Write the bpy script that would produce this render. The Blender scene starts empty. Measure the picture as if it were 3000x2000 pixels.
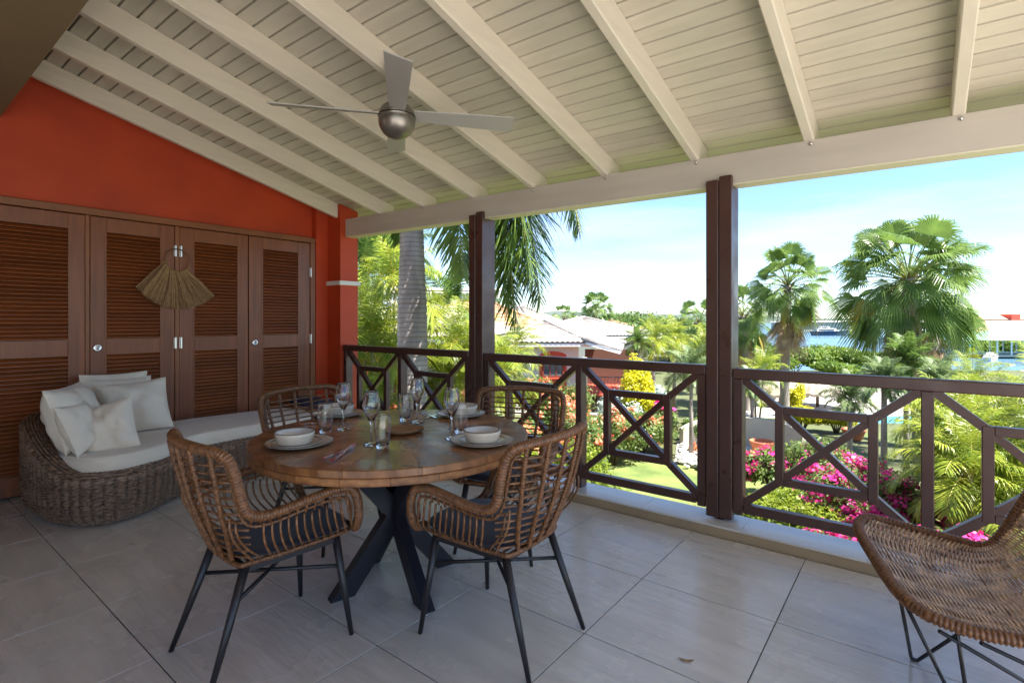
import bpy, math, random
from mathutils import Vector, Matrix
random.seed(7)
R = math.radians
sc = bpy.context.scene
col = sc.collection
# ------------------------------------------------------------------ camera
H = 1.35; F = 1523.0 / 3000.0; YAW = R(37.96)
cam_d = bpy.data.cameras.new('camera'); cam = bpy.data.objects.new('camera', cam_d); col.objects.link(cam)
cam.location = (0, 0, H); cam.rotation_euler = (R(90), 0, YAW)
cam_d.sensor_fit = 'HORIZONTAL'; cam_d.sensor_width = 36; cam_d.lens = 36 * F
cam_d.shift_y = -0.021; cam_d.clip_start = 0.05; cam_d.clip_end = 20000
sc.camera = cam
# ------------------------------------------------------------------ world, sun, exposure
SUN_EL, SUN_AZ = R(62), R(-8)      # azimuth measured from +X towards -Y
w = bpy.data.worlds.new('World'); sc.world = w; w.use_nodes = True
nt = w.node_tree; nt.nodes.clear()
out = nt.nodes.new('ShaderNodeOutputWorld'); bg = nt.nodes.new('ShaderNodeBackground')
sky = nt.nodes.new('ShaderNodeTexSky'); sky.sky_type = 'NISHITA'; sky.sun_disc = False
sky.sun_elevation = SUN_EL
sky.sun_rotation = R(90) + SUN_AZ   # clockwise from +Y
sky.air_density = 1.0; sky.dust_density = 0.0; sky.ozone_density = 2.2
tc = nt.nodes.new('ShaderNodeTexCoord'); mp = nt.nodes.new('ShaderNodeMapping')
mp.inputs['Scale'].default_value = (1.2, 1.2, 7.0); mp.inputs['Rotation'].default_value = (0, 0.1, 0.5)
nz = nt.nodes.new('ShaderNodeTexNoise'); nz.inputs['Scale'].default_value = 2.2; nz.inputs['Detail'].default_value = 7; nz.inputs['Roughness'].default_value = 0.55
cr = nt.nodes.new('ShaderNodeValToRGB'); cr.color_ramp.elements[0].position = 0.42; cr.color_ramp.elements[0].color = (0, 0, 0, 1)
cr.color_ramp.elements[1].position = 0.78; cr.color_ramp.elements[1].color = (0.6, 0.6, 0.6, 1)
mx = nt.nodes.new('ShaderNodeMix'); mx.data_type = 'RGBA'
nt.links.new(tc.outputs['Generated'], mp.inputs[0]); nt.links.new(mp.outputs[0], nz.inputs['Vector'])
nt.links.new(nz.outputs['Fac'], cr.inputs[0]); nt.links.new(cr.outputs[0], mx.inputs['Factor'])
tint = nt.nodes.new('ShaderNodeMix'); tint.data_type = 'RGBA'; tint.blend_type = 'MULTIPLY'; tint.inputs['Factor'].default_value = 1.0; tint.inputs['B'].default_value = (0.74, 0.84, 1.0, 1)
nt.links.new(sky.outputs[0], tint.inputs['A']); nt.links.new(tint.outputs['Result'], mx.inputs['A']); mx.inputs['B'].default_value = (3.9, 4.2, 4.5, 1)
nt.links.new(mx.outputs['Result'], bg.inputs[0]); bg.inputs[1].default_value = 0.058
nt.links.new(bg.outputs[0], out.inputs[0])
sd = bpy.data.lights.new('sun', 'SUN'); sd.energy = 3.5; sd.angle = R(0.53); sd.color = (1.0, 0.95, 0.87)
sun = bpy.data.objects.new('sun', sd); col.objects.link(sun)
_dir = Vector((math.cos(SUN_EL) * math.cos(SUN_AZ), -math.cos(SUN_EL) * math.sin(SUN_AZ), math.sin(SUN_EL)))
sun.rotation_euler = _dir.to_track_quat('Z', 'Y').to_euler(); sun.location = (8, -3, 12)
sc.view_settings.view_transform = 'Standard'; sc.view_settings.look = 'None'
sc.view_settings.exposure = 2.5; sc.view_settings.gamma = 1.0; sc.view_settings.use_curve_mapping = False
sc.render.engine = 'CYCLES'
cy = sc.cycles
cy.max_bounces = 10; cy.diffuse_bounces = 5; cy.glossy_bounces = 4; cy.transmission_bounces = 8; cy.transparent_max_bounces = 8
cy.use_denoising = True; cy.sample_clamp_indirect = 8; cy.caustics_reflective = False; cy.caustics_refractive = False
try: cy.denoiser = 'OPENIMAGEDENOISE'
except Exception: pass
# ------------------------------------------------------------------ helpers
cY, sY = math.cos(YAW), math.sin(YAW)
def at(px, depth, z=None, py=None):
    """world point seen in photo column px at a horizontal distance 'depth' along the view axis"""
    a = (px - 1500) / 1523.0
    x = depth * (-sY + cY * a); y = depth * (cY + sY * a)
    if z is None: z = H - (py - 937) / 1523.0 * depth
    return Vector((x, y, z))
ORG = {}
def T3(p): return (p[0], p[1], p[2])
class MB:
    def __init__(s): s.v = []; s.f = []; s.m = []; s.cur = 0
    def add(s, vs, fs):
        b = len(s.v); s.v += [T3(v) for v in vs]; s.f += [tuple(i + b for i in f) for f in fs]; s.m += [s.cur] * len(fs); return s
    def hexa(s, p):
        return s.add(p, [(0, 3, 2, 1), (4, 5, 6, 7), (0, 1, 5, 4), (1, 2, 6, 5), (2, 3, 7, 6), (3, 0, 4, 7)])
    def box(s, x0, x1, y0, y1, z0, z1):
        return s.hexa([(x0, y0, z0), (x1, y0, z0), (x1, y1, z0), (x0, y1, z0), (x0, y0, z1), (x1, y0, z1), (x1, y1, z1), (x0, y1, z1)])
    def bevbox(s, x0, x1, y0, y1, z0, z1, b=0.004):
        # box with chamfered vertical and horizontal edges: three stacked rings
        def ring(i, z): return [(x0 + i, y0 + i * 0, z), (x1 - i, y0, z), (x1, y0 + i, z), (x1, y1 - i, z), (x1 - i, y1, z), (x0 + i, y1, z), (x0, y1 - i, z), (x0, y0 + i, z)]
        def inner(z): return [(x0 + 2 * b, y0 + b, z), (x1 - 2 * b, y0 + b, z), (x1 - b, y0 + 2 * b, z), (x1 - b, y1 - 2 * b, z), (x1 - 2 * b, y1 - b, z), (x0 + 2 * b, y1 - b, z), (x0 + b, y1 - 2 * b, z), (x0 + b, y0 + 2 * b, z)]
        vs = inner(z0) + ring(b, z0 + b) + ring(b, z1 - b) + inner(z1)
        fs = [tuple(range(7, -1, -1)), tuple(range(24, 32))]
        for k in range(3):
            for i in range(8): j = (i + 1) % 8; fs.append((k * 8 + i, k * 8 + j, k * 8 + 8 + j, k * 8 + 8 + i))
        return s.add(vs, fs)
    def bar(s, a, b, w_, h_, up=(0, 0, 1), taper=1.0):
        a = Vector(a); b = Vector(b); d = (b - a).normalized(); u = Vector(up)
        if abs(d.dot(u)) > 0.99: u = Vector((0, 1, 0))
        x = d.cross(u).normalized(); y = x.cross(d).normalized(); p = []
        for q, k in ((a, 1.0), (b, taper)):
            for i, j in ((-1, -1), (1, -1), (1, 1), (-1, 1)): p.append(q + x * (w_ / 2 * i * k) + y * (h_ / 2 * j * k))
        return s.hexa(p)
    def tube(s, pts, r, n=8, closed=False, cap=True):
        pts = [Vector(p) for p in pts]; L = len(pts); vs = []; fs = []
        rf = r if callable(r) else (lambda i: r)
        t0 = (pts[1] - pts[0]).normalized(); u = Vector((0, 0, 1)) if abs(t0.z) < 0.9 else Vector((1, 0, 0)); nrm = (u - t0 * u.dot(t0)).normalized()
        for i, p in enumerate(pts):
            if closed: t = (pts[(i + 1) % L] - pts[i - 1])
            else: t = pts[min(i + 1, L - 1)] - pts[max(i - 1, 0)]
            t = t.normalized() if t.length > 1e-9 else t0
            nrm = nrm - t * nrm.dot(t); nrm = nrm.normalized() if nrm.length > 1e-6 else Vector((1, 0, 0)); bn = t.cross(nrm); rr = rf(i)
            for k in range(n):
                a = 2 * math.pi * k / n; vs.append(p + nrm * (math.cos(a) * rr) + bn * (math.sin(a) * rr))
        for i in range(L if closed else L - 1):
            j = (i + 1) % L
            for k in range(n): l = (k + 1) % n; fs.append((i * n + k, i * n + l, j * n + l, j * n + k))
        if cap and not closed: fs += [tuple(range(n - 1, -1, -1)), tuple((L - 1) * n + k for k in range(n))]
        return s.add(vs, fs)
    def lathe(s, prof, n=24, c=(0, 0, 0), closed=False, sx=1, sy=1, a0=0, a1=2 * math.pi):
        vs = []; fs = []; L = len(prof)
        for r_, z_ in prof:
            for k in range(n):
                a = 2 * math.pi * k / n; vs.append((c[0] + r_ * math.cos(a) * sx, c[1] + r_ * math.sin(a) * sy, c[2] + z_))
        for i in range(L if closed else L - 1):
            j = (i + 1) % L
            for k in range(n): l = (k + 1) % n; fs.append((i * n + k, i * n + l, j * n + l, j * n + k))
        if not closed:
            if prof[0][0] > 1e-5: fs.append(tuple(range(n - 1, -1, -1)))
            if prof[-1][0] > 1e-5: fs.append(tuple((L - 1) * n + k for k in range(n)))
        return s.add(vs, fs)
    def grid(s, fn, nu, nv, wrap=False):
        vs = [fn(i / nu, j / nv) for i in range(nu + (0 if wrap else 1)) for j in range(nv + 1)]; fs = []; W = nv + 1; N = nu + (0 if wrap else 1)
        for i in range(nu):
            k = (i + 1) % N
            for j in range(nv): fs.append((i * W + j, k * W + j, k * W + j + 1, i * W + j + 1))
        return s.add(vs, fs)
    def mesh(s, name, mat, smooth=False, org=None):
        me = bpy.data.meshes.new(name); vs = s.v
        if org is not None: vs = [(v[0] - org[0], v[1] - org[1], v[2] - org[2]) for v in vs]
        me.from_pydata(vs, [], s.f)
        mats = mat if isinstance(mat, (list, tuple)) else [mat]
        for m_ in mats: me.materials.append(m_)
        if len(mats) > 1: me.polygons.foreach_set('material_index', s.m)
        if smooth: me.polygons.foreach_set('use_smooth', [True] * len(me.polygons))
        me.update(); return me
def setp(o, label=None, cat=None, group=None, kind=None):
    if label: o['label'] = label
    if cat: o['category'] = cat
    if group: o['group'] = group
    if kind: o['kind'] = kind
    return o
def thing(name, label, cat, loc=(0, 0, 0), rot=0, group=None, kind=None):
    o = bpy.data.objects.new(name, None); col.objects.link(o); o.location = loc; o.rotation_euler = (0, 0, rot)
    o.empty_display_size = 0.1; ORG[o.name] = Vector(loc)
    return setp(o, label, cat, group, kind)
def obj(name, mb, mat, parent=None, smooth=False, w=True, **kw):
    """link one mesh; w=True: the geometry is in world coordinates and is shifted to the parent's origin"""
    org = ORG.get(parent.name) if (parent is not None and w) else None
    me = mb.mesh(name, mat, smooth, org) if isinstance(mb, MB) else mb
    o = bpy.data.objects.new(name, me); col.objects.link(o)
    if parent is not None: o.parent = parent; ORG[o.name] = ORG.get(parent.name, Vector((0, 0, 0)))
    setp(o, **kw); return o
def piece(name, me, parent, loc=(0, 0, 0), rot=(0, 0, 0), scale=None, **kw):
    o = bpy.data.objects.new(name, me); col.objects.link(o)
    if parent is not None: o.parent = parent
    o.location = loc; o.rotation_euler = rot
    if scale is not None: o.scale = (scale,) * 3 if isinstance(scale, (int, float)) else scale
    return setp(o, **kw)
def kids(o): return [c for c in o.children]
def copy_tree(o, parent=None):
    c = o.copy(); col.objects.link(c); c.parent = parent
    for ch in kids(o): copy_tree(ch, c)
    return c
# ------------------------------------------------------------------ materials
def mat(name, color, rough=0.6, metal=0.0, noise=None, bump=None, spec=0.5, trans=0.0, coat=0.0, sheen=0.0, translucent=0.0, rand=0.0, ior=None, rvar=None):
    """noise=(scale, amount, stretch xyz, detail[, second colour]) varies colour; bump=(scale, strength, stretch, distance)"""
    m = bpy.data.materials.new(name); m.use_nodes = True; n = m.node_tree.nodes; l = m.node_tree.links
    b = n['Principled BSDF']; b.inputs['Base Color'].default_value = (*color, 1); b.inputs['Roughness'].default_value = rough
    b.inputs['Metallic'].default_value = metal; b.inputs['Specular IOR Level'].default_value = spec
    if ior: b.inputs['IOR'].default_value = ior
    b.inputs['Transmission Weight'].default_value = trans; b.inputs['Coat Weight'].default_value = coat; b.inputs['Coat Roughness'].default_value = 0.15
    if sheen: b.inputs['Sheen Weight'].default_value = sheen
    t = n.new('ShaderNodeTexCoord'); csock = None
    if noise:
        mpn = n.new('ShaderNodeMapping'); l.new(t.outputs['Object'], mpn.inputs[0]); mpn.inputs['Scale'].default_value = noise[2]
        nn = n.new('ShaderNodeTexNoise'); nn.inputs['Scale'].default_value = noise[0]; nn.inputs['Detail'].default_value = noise[3]; l.new(mpn.outputs[0], nn.inputs['Vector'])
        rp = n.new('ShaderNodeValToRGB'); rp.color_ramp.elements[0].position = 0.3; rp.color_ramp.elements[1].position = 0.7
        a = noise[1]; c2 = noise[4] if len(noise) > 4 else tuple(min(1, c * (1 + a)) for c in color)
        c1 = tuple(c * (1 - a) for c in color)
        rp.color_ramp.elements[0].color = (*c1, 1); rp.color_ramp.elements[1].color = (*c2, 1)
        l.new(nn.outputs['Fac'], rp.inputs[0]); csock = rp.outputs[0]
    if rand:
        oi = n.new('ShaderNodeObjectInfo'); hv = n.new('ShaderNodeHueSaturation'); mr = n.new('ShaderNodeMapRange')
        mr.inputs['To Min'].default_value = 1 - rand; mr.inputs['To Max'].default_value = 1 + rand
        l.new(oi.outputs['Random'], mr.inputs['Value']); l.new(mr.outputs[0], hv.inputs['Value'])
        if csock: l.new(csock, hv.inputs['Color'])
        else: hv.inputs['Color'].default_value = (*color, 1)
        csock = hv.outputs[0]
    if csock: l.new(csock, b.inputs['Base Color'])
    if bump:
        mpb = n.new('ShaderNodeMapping'); l.new(t.outputs['Object'], mpb.inputs[0]); mpb.inputs['Scale'].default_value = bump[2]
        nb = n.new('ShaderNodeTexNoise'); nb.inputs['Scale'].default_value = bump[0]; nb.inputs['Detail'].default_value = 5; l.new(mpb.outputs[0], nb.inputs['Vector'])
        bp = n.new('ShaderNodeBump'); bp.inputs['Strength'].default_value = bump[1]; bp.inputs['Distance'].default_value = bump[3] if len(bump) > 3 else 0.01
        l.new(nb.outputs['Fac'], bp.inputs['Height']); l.new(bp.outputs[0], b.inputs['Normal'])
    if rvar:   # (scale, low, high): patchy gloss from wear and dust
        rn = n.new('ShaderNodeTexNoise'); rn.inputs['Scale'].default_value = rvar[0]; rn.inputs['Detail'].default_value = 7; geo = n.new('ShaderNodeNewGeometry'); l.new(geo.outputs['Position'], rn.inputs['Vector'])
        rm = n.new('ShaderNodeMapRange'); rm.inputs['From Min'].default_value = 0.32; rm.inputs['From Max'].default_value = 0.68; rm.inputs['To Min'].default_value = rvar[1]; rm.inputs['To Max'].default_value = rvar[2]
        l.new(rn.outputs['Fac'], rm.inputs['Value']); l.new(rm.outputs[0], b.inputs['Roughness'])
    if translucent:
        tr = n.new('ShaderNodeBsdfTranslucent'); ms = n.new('ShaderNodeMixShader'); ms.inputs[0].default_value = translucent
        if csock: l.new(csock, tr.inputs[0])
        else: tr.inputs[0].default_value = (*color, 1)
        l.new(b.outputs[0], ms.inputs[1]); l.new(tr.outputs[0], ms.inputs[2]); l.new(ms.outputs[0], n['Material Output'].inputs[0])
    return m
ONE = (1, 1, 1)
# ------------------------------------------------------------------ veranda materials
M_tile = mat('floor_tile', (0.70, 0.635, 0.535), 0.28, coat=0.15, noise=(1.9, 0.10, (0.8, 5, 1), 9, (0.76, 0.70, 0.61)), bump=(5, 0.5, (0.8, 5.5, 1), 0.010), rand=0.05, rvar=(2.3, 0.20, 0.33))
M_grout = mat('grout', (0.07, 0.062, 0.055), 0.9)
M_kerbtop = mat('kerb_tile', (0.66, 0.62, 0.56), 0.3, noise=(2, 0.06, (1, 3, 1), 4), bump=(5, 0.15, (1, 5, 1)))
M_kerbface = mat('kerb_face', (0.40, 0.285, 0.165), 0.5, noise=(3, 0.08, ONE, 4))
M_white = mat('painted_board', (0.61, 0.565, 0.48), 0.45, noise=(3, 0.06, (1, 6, 6), 5), bump=(14, 0.12, (0.6, 8, 8), 0.003), rand=0.05)
M_rafter = mat('painted_rafter', (0.73, 0.67, 0.57), 0.42, noise=(4, 0.05, (5, 0.7, 5), 5), bump=(10, 0.10, (6, 0.6, 6), 0.003), rand=0.03)
M_joint = mat('board_joint', (0.085, 0.065, 0.035), 0.8)
M_beam = mat('painted_beam', (0.54, 0.49, 0.43), 0.5, noise=(3, 0.07, (0.5, 4, 4), 5), bump=(9, 0.10, (0.5, 6, 6), 0.003))
M_edge = mat('beam_edge_paint', (0.74, 0.70, 0.55), 0.5)
M_soffit = mat('plaster_soffit', (0.20, 0.145, 0.08), 0.8, noise=(5, 0.06, ONE, 4), bump=(60, 0.1, ONE, 0.002))
M_red = mat('red_plaster', (0.50, 0.055, 0.012), 0.6, noise=(2.2, 0.13, ONE, 7), bump=(45, 0.12, ONE, 0.002))
M_band = mat('white_band', (0.75, 0.73, 0.68), 0.55)
M_rail = mat('brown_rail_paint', (0.075, 0.032, 0.024), 0.34, noise=(6, 0.12, ONE, 3), bump=(30, 0.08, ONE, 0.001), spec=0.6, rvar=(5, 0.24, 0.5))
M_door = mat('mahogany_door', (0.23, 0.072, 0.027), 0.38, noise=(5, 0.22, (6, 6, 0.35), 6), bump=(22, 0.05, (6, 6, 0.4), 0.002), rand=0.05)
M_slat = mat('mahogany_slat', (0.25, 0.068, 0.018), 0.36, noise=(6, 0.18, (5, 0.4, 5), 5), rand=0.14)
M_frame = mat('mahogany_frame', (0.24, 0.085, 0.032), 0.4, noise=(5, 0.18, (6, 0.5, 0.5), 6))
M_dark = mat('dark_gap', (0.012, 0.007, 0.005), 0.9)
M_steel = mat('brushed_steel', (0.62, 0.60, 0.58), 0.28, metal=1.0)
M_chrome = mat('polished_steel', (0.75, 0.74, 0.73), 0.12, metal=1.0)
# ------------------------------------------------------------------ floor of separate tiles
floor = obj('floor', MB().box(-6.4, 3.0, -2.6, 3.336, -0.3, -0.004), M_grout, kind='structure')
obj('bounce_floor', MB().box(3.0, 9.0, -9.0, 3.3, -0.3, -0.002).box(-1.5, 2.999, -9.0, -2.61, -0.3, -0.002), mat('bounce_paving', (0.52, 0.49, 0.44), 0.7, noise=(2, 0.08, ONE, 4)), kind='structure')  # unseen sunlit paving added to bounce light into the veranda
TX, TY = 0.635, 0.601
tm = MB().bevbox(-TX / 2 + 0.0026, TX / 2 - 0.0026, -TY / 2 + 0.0026, TY / 2 - 0.0026, -0.012, 0.0, 0.0012).mesh('tile', M_tile)
tm_half = MB().bevbox(-TX / 2 + 0.0018, TX / 2 - 0.0018, 0.0018, 0.172, -0.012, 0.0, 0.0012).mesh('tile', M_tile)
for i in range(-8, 6):
    cx = -1.135 + (i + 0.5) * TX
    for j in range(-8, 0):
        cyy = 3.162 + (j + 0.5) * TY
        piece('tile', tm, floor, (cx, cyy, 0), (0, 0, math.pi if (i * 3 + j) % 2 else 0))
    piece('tile', tm_half, floor, (cx, 3.162, 0))
kerb = thing('kerb', 'low tiled kerb with pale top along the veranda edge under the brown railing', 'kerb', (-1.0, 3.47, 0))
kerb_f = obj('kerb_face', MB().box(-5.33, 3.0, 3.342, 3.36, 0, 0.058), M_kerbface, kerb)
for i in range(13):
    x0 = -5.33 + i * 0.64
    obj('tile', MB().bevbox(x0 + 0.001, x0 + 0.639, 3.337, 3.60, 0.059, 0.071, 0.001), M_kerbtop, kerb)
obj('kerb_body', MB().box(-5.33, 3.0, 3.362, 3.59, -0.4, 0.058), M_kerbface, kerb)
# ------------------------------------------------------------------ roof: rafters, boards, beam
def zR(x, y): return 2.415 - 0.018 * (x + 1.05) + 0.255 * (3.45 - y)     # underside of the rafters
def slab(x0, x1, y0, y1, a, b):
    return [(x0, y0, zR(x0, y0) + a), (x1, y0, zR(x1, y0) + a), (x1, y1, zR(x1, y1) + a), (x0, y1, zR(x0, y1) + a),
            (x0, y0, zR(x0, y0) + b), (x1, y0, zR(x1, y0) + b), (x1, y1, zR(x1, y1) + b), (x0, y1, zR(x0, y1) + b)]
ceiling = obj('ceiling', MB().hexa(slab(-5.6, 2.3, -0.6, 4.1, 0.186, 0.26)), M_joint, kind='structure')
y = 2.384 - 0.0979 * 19
while y < 4.0:
    b = MB()
    x0, x1 = -5.58, 2.28
    b.hexa(slab(x0, x1, y + 0.006, y + 0.0979 - 0.006, 0.158, 0.184))
    obj('board', b, M_white, ceiling)
    y += 0.0979
for k in range(11):
    rx = -5.172 + 0.667 * k
    b = MB(); ye = 3.405 if k == 0 else 3.66
    n0 = 0.006; w2 = 0.0275
    # rafter with softened lower edges
    prof = [(-w2, 0.155), (-w2, n0), (-w2 + n0, 0), (w2 - n0, 0), (w2, n0), (w2, 0.155)]
    vs = [(rx + p, yy, zR(rx + p, yy) + q) for yy in (-0.5, ye) for p, q in prof]
    b.add(vs, [(5, 4, 3, 2, 1, 0), (6, 7, 8, 9, 10, 11)] + [(i, (i + 1) % 6, (i + 1) % 6 + 6, i + 6) for i in range(6)])
    obj('rafter', b, M_rafter, ceiling)
def bx(x): return -0.018 * (x + 1.05)
beam = thing('eaves_beam', 'long pale beam over the brown posts carrying the rafters at the open side', 'beam', (-1.0, 3.55, 2.2))
x0, x1 = -5.098, 2.3
b = MB().hexa([(x0, 3.475, 2.222 + bx(x0)), (x1, 3.475, 2.222 + bx(x1)), (x1, 3.585, 2.222 + bx(x1)), (x0, 3.585, 2.222 + bx(x0)),
               (x0, 3.475, 2.412 + bx(x0)), (x1, 3.475, 2.412 + bx(x1)), (x1, 3.585, 2.412 + bx(x1)), (x0, 3.585, 2.412 + bx(x0))])
obj('beam_body', b, M_beam, beam)
b = MB().hexa([(x0, 3.478, 2.212 + bx(x0)), (x1, 3.478, 2.212 + bx(x1)), (x1, 3.60, 2.212 + bx(x1)), (x0, 3.60, 2.212 + bx(x0)),
               (x0, 3.478, 2.2215 + bx(x0)), (x1, 3.478, 2.2215 + bx(x1)), (x1, 3.60, 2.2215 + bx(x1)), (x0, 3.60, 2.2215 + bx(x0))])
obj('edge_strip', b, M_edge, beam)
mbolt = MB().lathe([(0.011, 0), (0.011, 0.006), (0.006, 0.012), (0, 0.012)], 8).mesh('bolt', M_steel, True)
for k in range(1, 11):
    rx = -5.172 + 0.667 * k
    piece('bolt', mbolt, beam, Vector((rx + 0.01, 3.4745, 2.39 + bx(rx))) - ORG[beam.name], (R(90), 0, 0))
# cable duct beside one rafter, feeding the fan
duct = obj('cable_duct', MB().hexa([(p[0] , p[1], p[2]) for p in [(x, yy, zR(x, yy) + q) for q in (0.02, 0.055) for x, yy in ((-2.555, 0.3), (-2.537, 0.3), (-2.537, 1.93), (-2.555, 1.93))]]), mat('grey_duct', (0.2, 0.19, 0.17), 0.5), None)
setp(duct, 'thin grey cable duct running along a rafter to the ceiling fan', 'cable duct')
# soffit slab over the camera; unseen rear box added to shade the left end
obj('soffit', MB().box(-5.46, 2.3, -0.9, 0.708, 2.862, 3.30).box(-5.46, -0.8, -2.6, -0.901, 2.862, 3.30), M_soffit, kind='structure')
setp(obj('left_shade_wall', MB().box(-5.46, -0.8, -2.6, -2.4, 0, 2.86), mat('shade_wall_plaster', (0.50, 0.40, 0.30), 0.8)), 'plain plaster house wall at the back of the veranda, outside the picture', 'wall')  # unseen wall added to block light from behind on the left
# ------------------------------------------------------------------ red end wall, pier, pillar
wall = thing('red_wall', 'deep red plaster gable wall above and around the louvred doors', 'wall', (-5.5, 1.2, 0))
WX = -5.43
def wallpoly(y0, y1, z0, x0=WX - 0.2, x1=WX, top=0.10):
    return MB().hexa([(x0, y0, z0), (x1, y0, z0), (x1, y1, z0), (x0, y1, z0), (x0, y0, zR(x1, y0) + top), (x1, y0, zR(x1, y0) + top), (x1, y1, zR(x1, y1) + top), (x0, y1, zR(x0, y1) + top)])
obj('gable', wallpoly(-1.9, 3.26, 2.272), M_red, wall)
obj('backing', MB().box(WX - 0.2, WX - 0.02, -1.9, 3.26, 0, 2.27), M_dark, wall)
obj('pier', wallpoly(3.262, 3.407, 0, WX - 0.2, -5.345), M_red, wall)
pil = thing('red_pillar', 'square red corner pillar with a white band where the railing starts', 'pillar', (-5.2, 3.5, 0))
obj('pillar_shaft', wallpoly(3.41, 3.64, -3.2, -5.38, -5.10, 0.15), M_red, pil)
obj('band', MB().bevbox(-5.40, -5.078, 3.388, 3.665, 1.742, 1.79, 0.002), M_band, pil)
# ------------------------------------------------------------------ louvred doors
DX = -5.38
fr = thing('door_frame', 'brown wooden frame around the row of louvred closet doors', 'door frame', (-5.4, 1.9, 0))
obj('lintel', MB().bevbox(WX - 0.01, -5.352, -0.9, 3.262, 2.212, 2.27, 0.004), M_frame, fr)
obj('jamb', MB().bevbox(WX - 0.01, -5.352, 3.20, 3.258, 0, 2.21, 0.004), M_frame, fr)
obj('mullion', MB().bevbox(WX - 0.01, -5.368, 1.205, 1.235, 0, 2.21, 0.003), M_frame, fr)
obj('mullion', MB().bevbox(WX - 0.01, -5.360, 1.855, 1.890, 0, 2.21, 0.003), M_frame, fr)
obj('mullion', MB().bevbox(WX - 0.01, -5.368, -0.12, -0.09, 0, 2.21, 0.003), M_frame, fr)
def slat_mesh(w_):
    b = MB(); c = math.cos(R(38)); s_ = math.sin(R(38)); hw = 0.023; t = 0.0035
    # rounded-nose slat running along Y, tilted so that the lower edge comes forward
    P = [(-hw, -t), (hw - t, -t), (hw, 0), (hw - t, t), (-hw, t)]
    Q = [(u * c + v * s_, -u * s_ + v * c) for u, v in P]
    vs = [(q[0], yy, q[1]) for yy in (-w_ / 2, w_ / 2) for q in Q]
    b.add(vs, [(4, 3, 2, 1, 0), (5, 6, 7, 8, 9)] + [(i, (i + 1) % 5, (i + 1) % 5 + 5, i + 5) for i in range(5)])
    return b.mesh('slat', M_slat)
def hinge(parent, yy, z, w_=0.017):
    b = MB().lathe([(w_ / 2, 0), (w_ / 2, 0.10), (0, 0.10)], 8, (-5.348, yy, z - 0.05)); b.box(-5.362, -5.352, yy - 0.014, yy + 0.002, z - 0.05, z + 0.05)
    return obj('hinge', b, M_steel, parent)
def door(y0, y1, l0, l1, label, knob=None, hinges=()):
    d = thing('louvred_door', label, 'door', (DX, (y0 + y1) / 2, 0), group='louvred closet doors in the end wall')
    X0, X1 = DX - 0.018, DX + 0.014
    zt, zm1, zm0, zb = 2.085, 1.19, 1.06, 0.17
    obj('stile', MB().bevbox(X0, X1, y0, l0, 0.02, 2.205, 0.002), M_door, d); obj('stile', MB().bevbox(X0, X1, l1, y1, 0.02, 2.205, 0.002), M_door, d)
    for z0, z1 in ((zt, 2.205), (zm0, zm1), (0.02, zb)): obj('rail', MB().bevbox(X0, X1 - 0.0005, l0 + .0005, l1 - .0005, z0, z1, 0.002), M_door, d)
    me = slat_mesh(l1 - l0 - 0.002)
    for z0, z1 in ((zm1, zt), (zb, zm0)):
        n_ = int(round((z1 - z0 - 0.006) / 0.0322)); st = (z1 - z0 - 0.006) / n_
        for i in range(n_): piece('slat', me, d, (0.0, (l0 + l1) / 2 - (y0 + y1) / 2, z0 + 0.003 + (i + 0.5) * st))
        # bead round the opening
        b = MB()
        for a_, b_, c_, e_ in ((l0 - 0.009, l0, z0 - 0.009, z1 + 0.009), (l1, l1 + 0.009, z0 - 0.009, z1 + 0.009), (l0 + .0002, l1 - .0002, z0 - 0.009, z0), (l0 + .0002, l1 - .0002, z1, z1 + 0.009)):
            b.box(X1 - 0.001, X1 + 0.006, a_, b_, c_, e_)
        obj('bead', b, M_frame, d)
    if knob is not None:
        b = MB(); kc = (X1 + 0.001, knob, 1.118)
        prof = [(0.0, 0.0), (0.030, 0.0), (0.032, 0.004), (0.026, 0.009), (0.015, 0.008), (0.013, 0.004), (0.010, 0.016), (0.0, 0.018)]
        b.lathe(prof, 20); b.v = [(v[2] + kc[0], v[0] + kc[1], v[1] + kc[2]) for v in b.v]
        obj('knob', b, M_chrome, d, True)
    for yy, z in hinges: hinge(d, yy, z)
    return d
door(-0.085, 0.545, 0.03, 0.42, 'louvred closet door at the far left edge, mostly outside the picture')
door(0.555, 1.202, 0.66, 1.096, 'louvred door leftmost of the four, behind the wicker daybed back')
door(1.238, 1.852, 1.345, 1.737, 'louvred door second from left with round steel knob, left of the raffia hanging', 1.285, ((1.857, 1.98), (1.857, 1.14)))
door(1.893, 2.515, 2.017, 2.409, 'louvred door third from left with its slats behind the right half of the raffia fan', None, ((1.902, 1.98), (1.902, 1.14)))
door(2.525, 3.196, 2.667, 3.056, 'louvred door rightmost in the row, next to the red pier', 2.585, ((3.203, 1.88), (3.203, 1.14)))
# ------------------------------------------------------------------ posts and railing
def post(x0, label):
    p = thing('veranda_post', label, 'post', (x0 + 0.08, 3.52, 0.07), group='brown veranda posts')
    zt = 2.212 + bx(x0)
    obj('core', MB().bevbox(x0 + 0.006, x0 + 0.152, 3.474, 3.62, 0.105, zt - 0.001, 0.004), M_rail, p)
    obj('face_plank', MB().bevbox(x0, x0 + 0.076, 3.432, 3.4735, 0.085, zt + 0.035, 0.004), M_rail, p)
    obj('face_plank', MB().bevbox(x0 + 0.080, x0 + 0.158, 3.436, 3.4735, 0.085, zt + 0.055, 0.004), M_rail, p)
    obj('foot_bracket', MB().box(x0 + 0.03, x0 + 0.13, 3.50, 3.60, 0.071, 0.104).box(x0 + 0.06, x0 + 0.1, 3.455, 3.50, 0.0712, 0.1), M_dark, p)
    return p
post(-3.170, 'left brown veranda post seen over the table, in front of the palm fronds')
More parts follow.
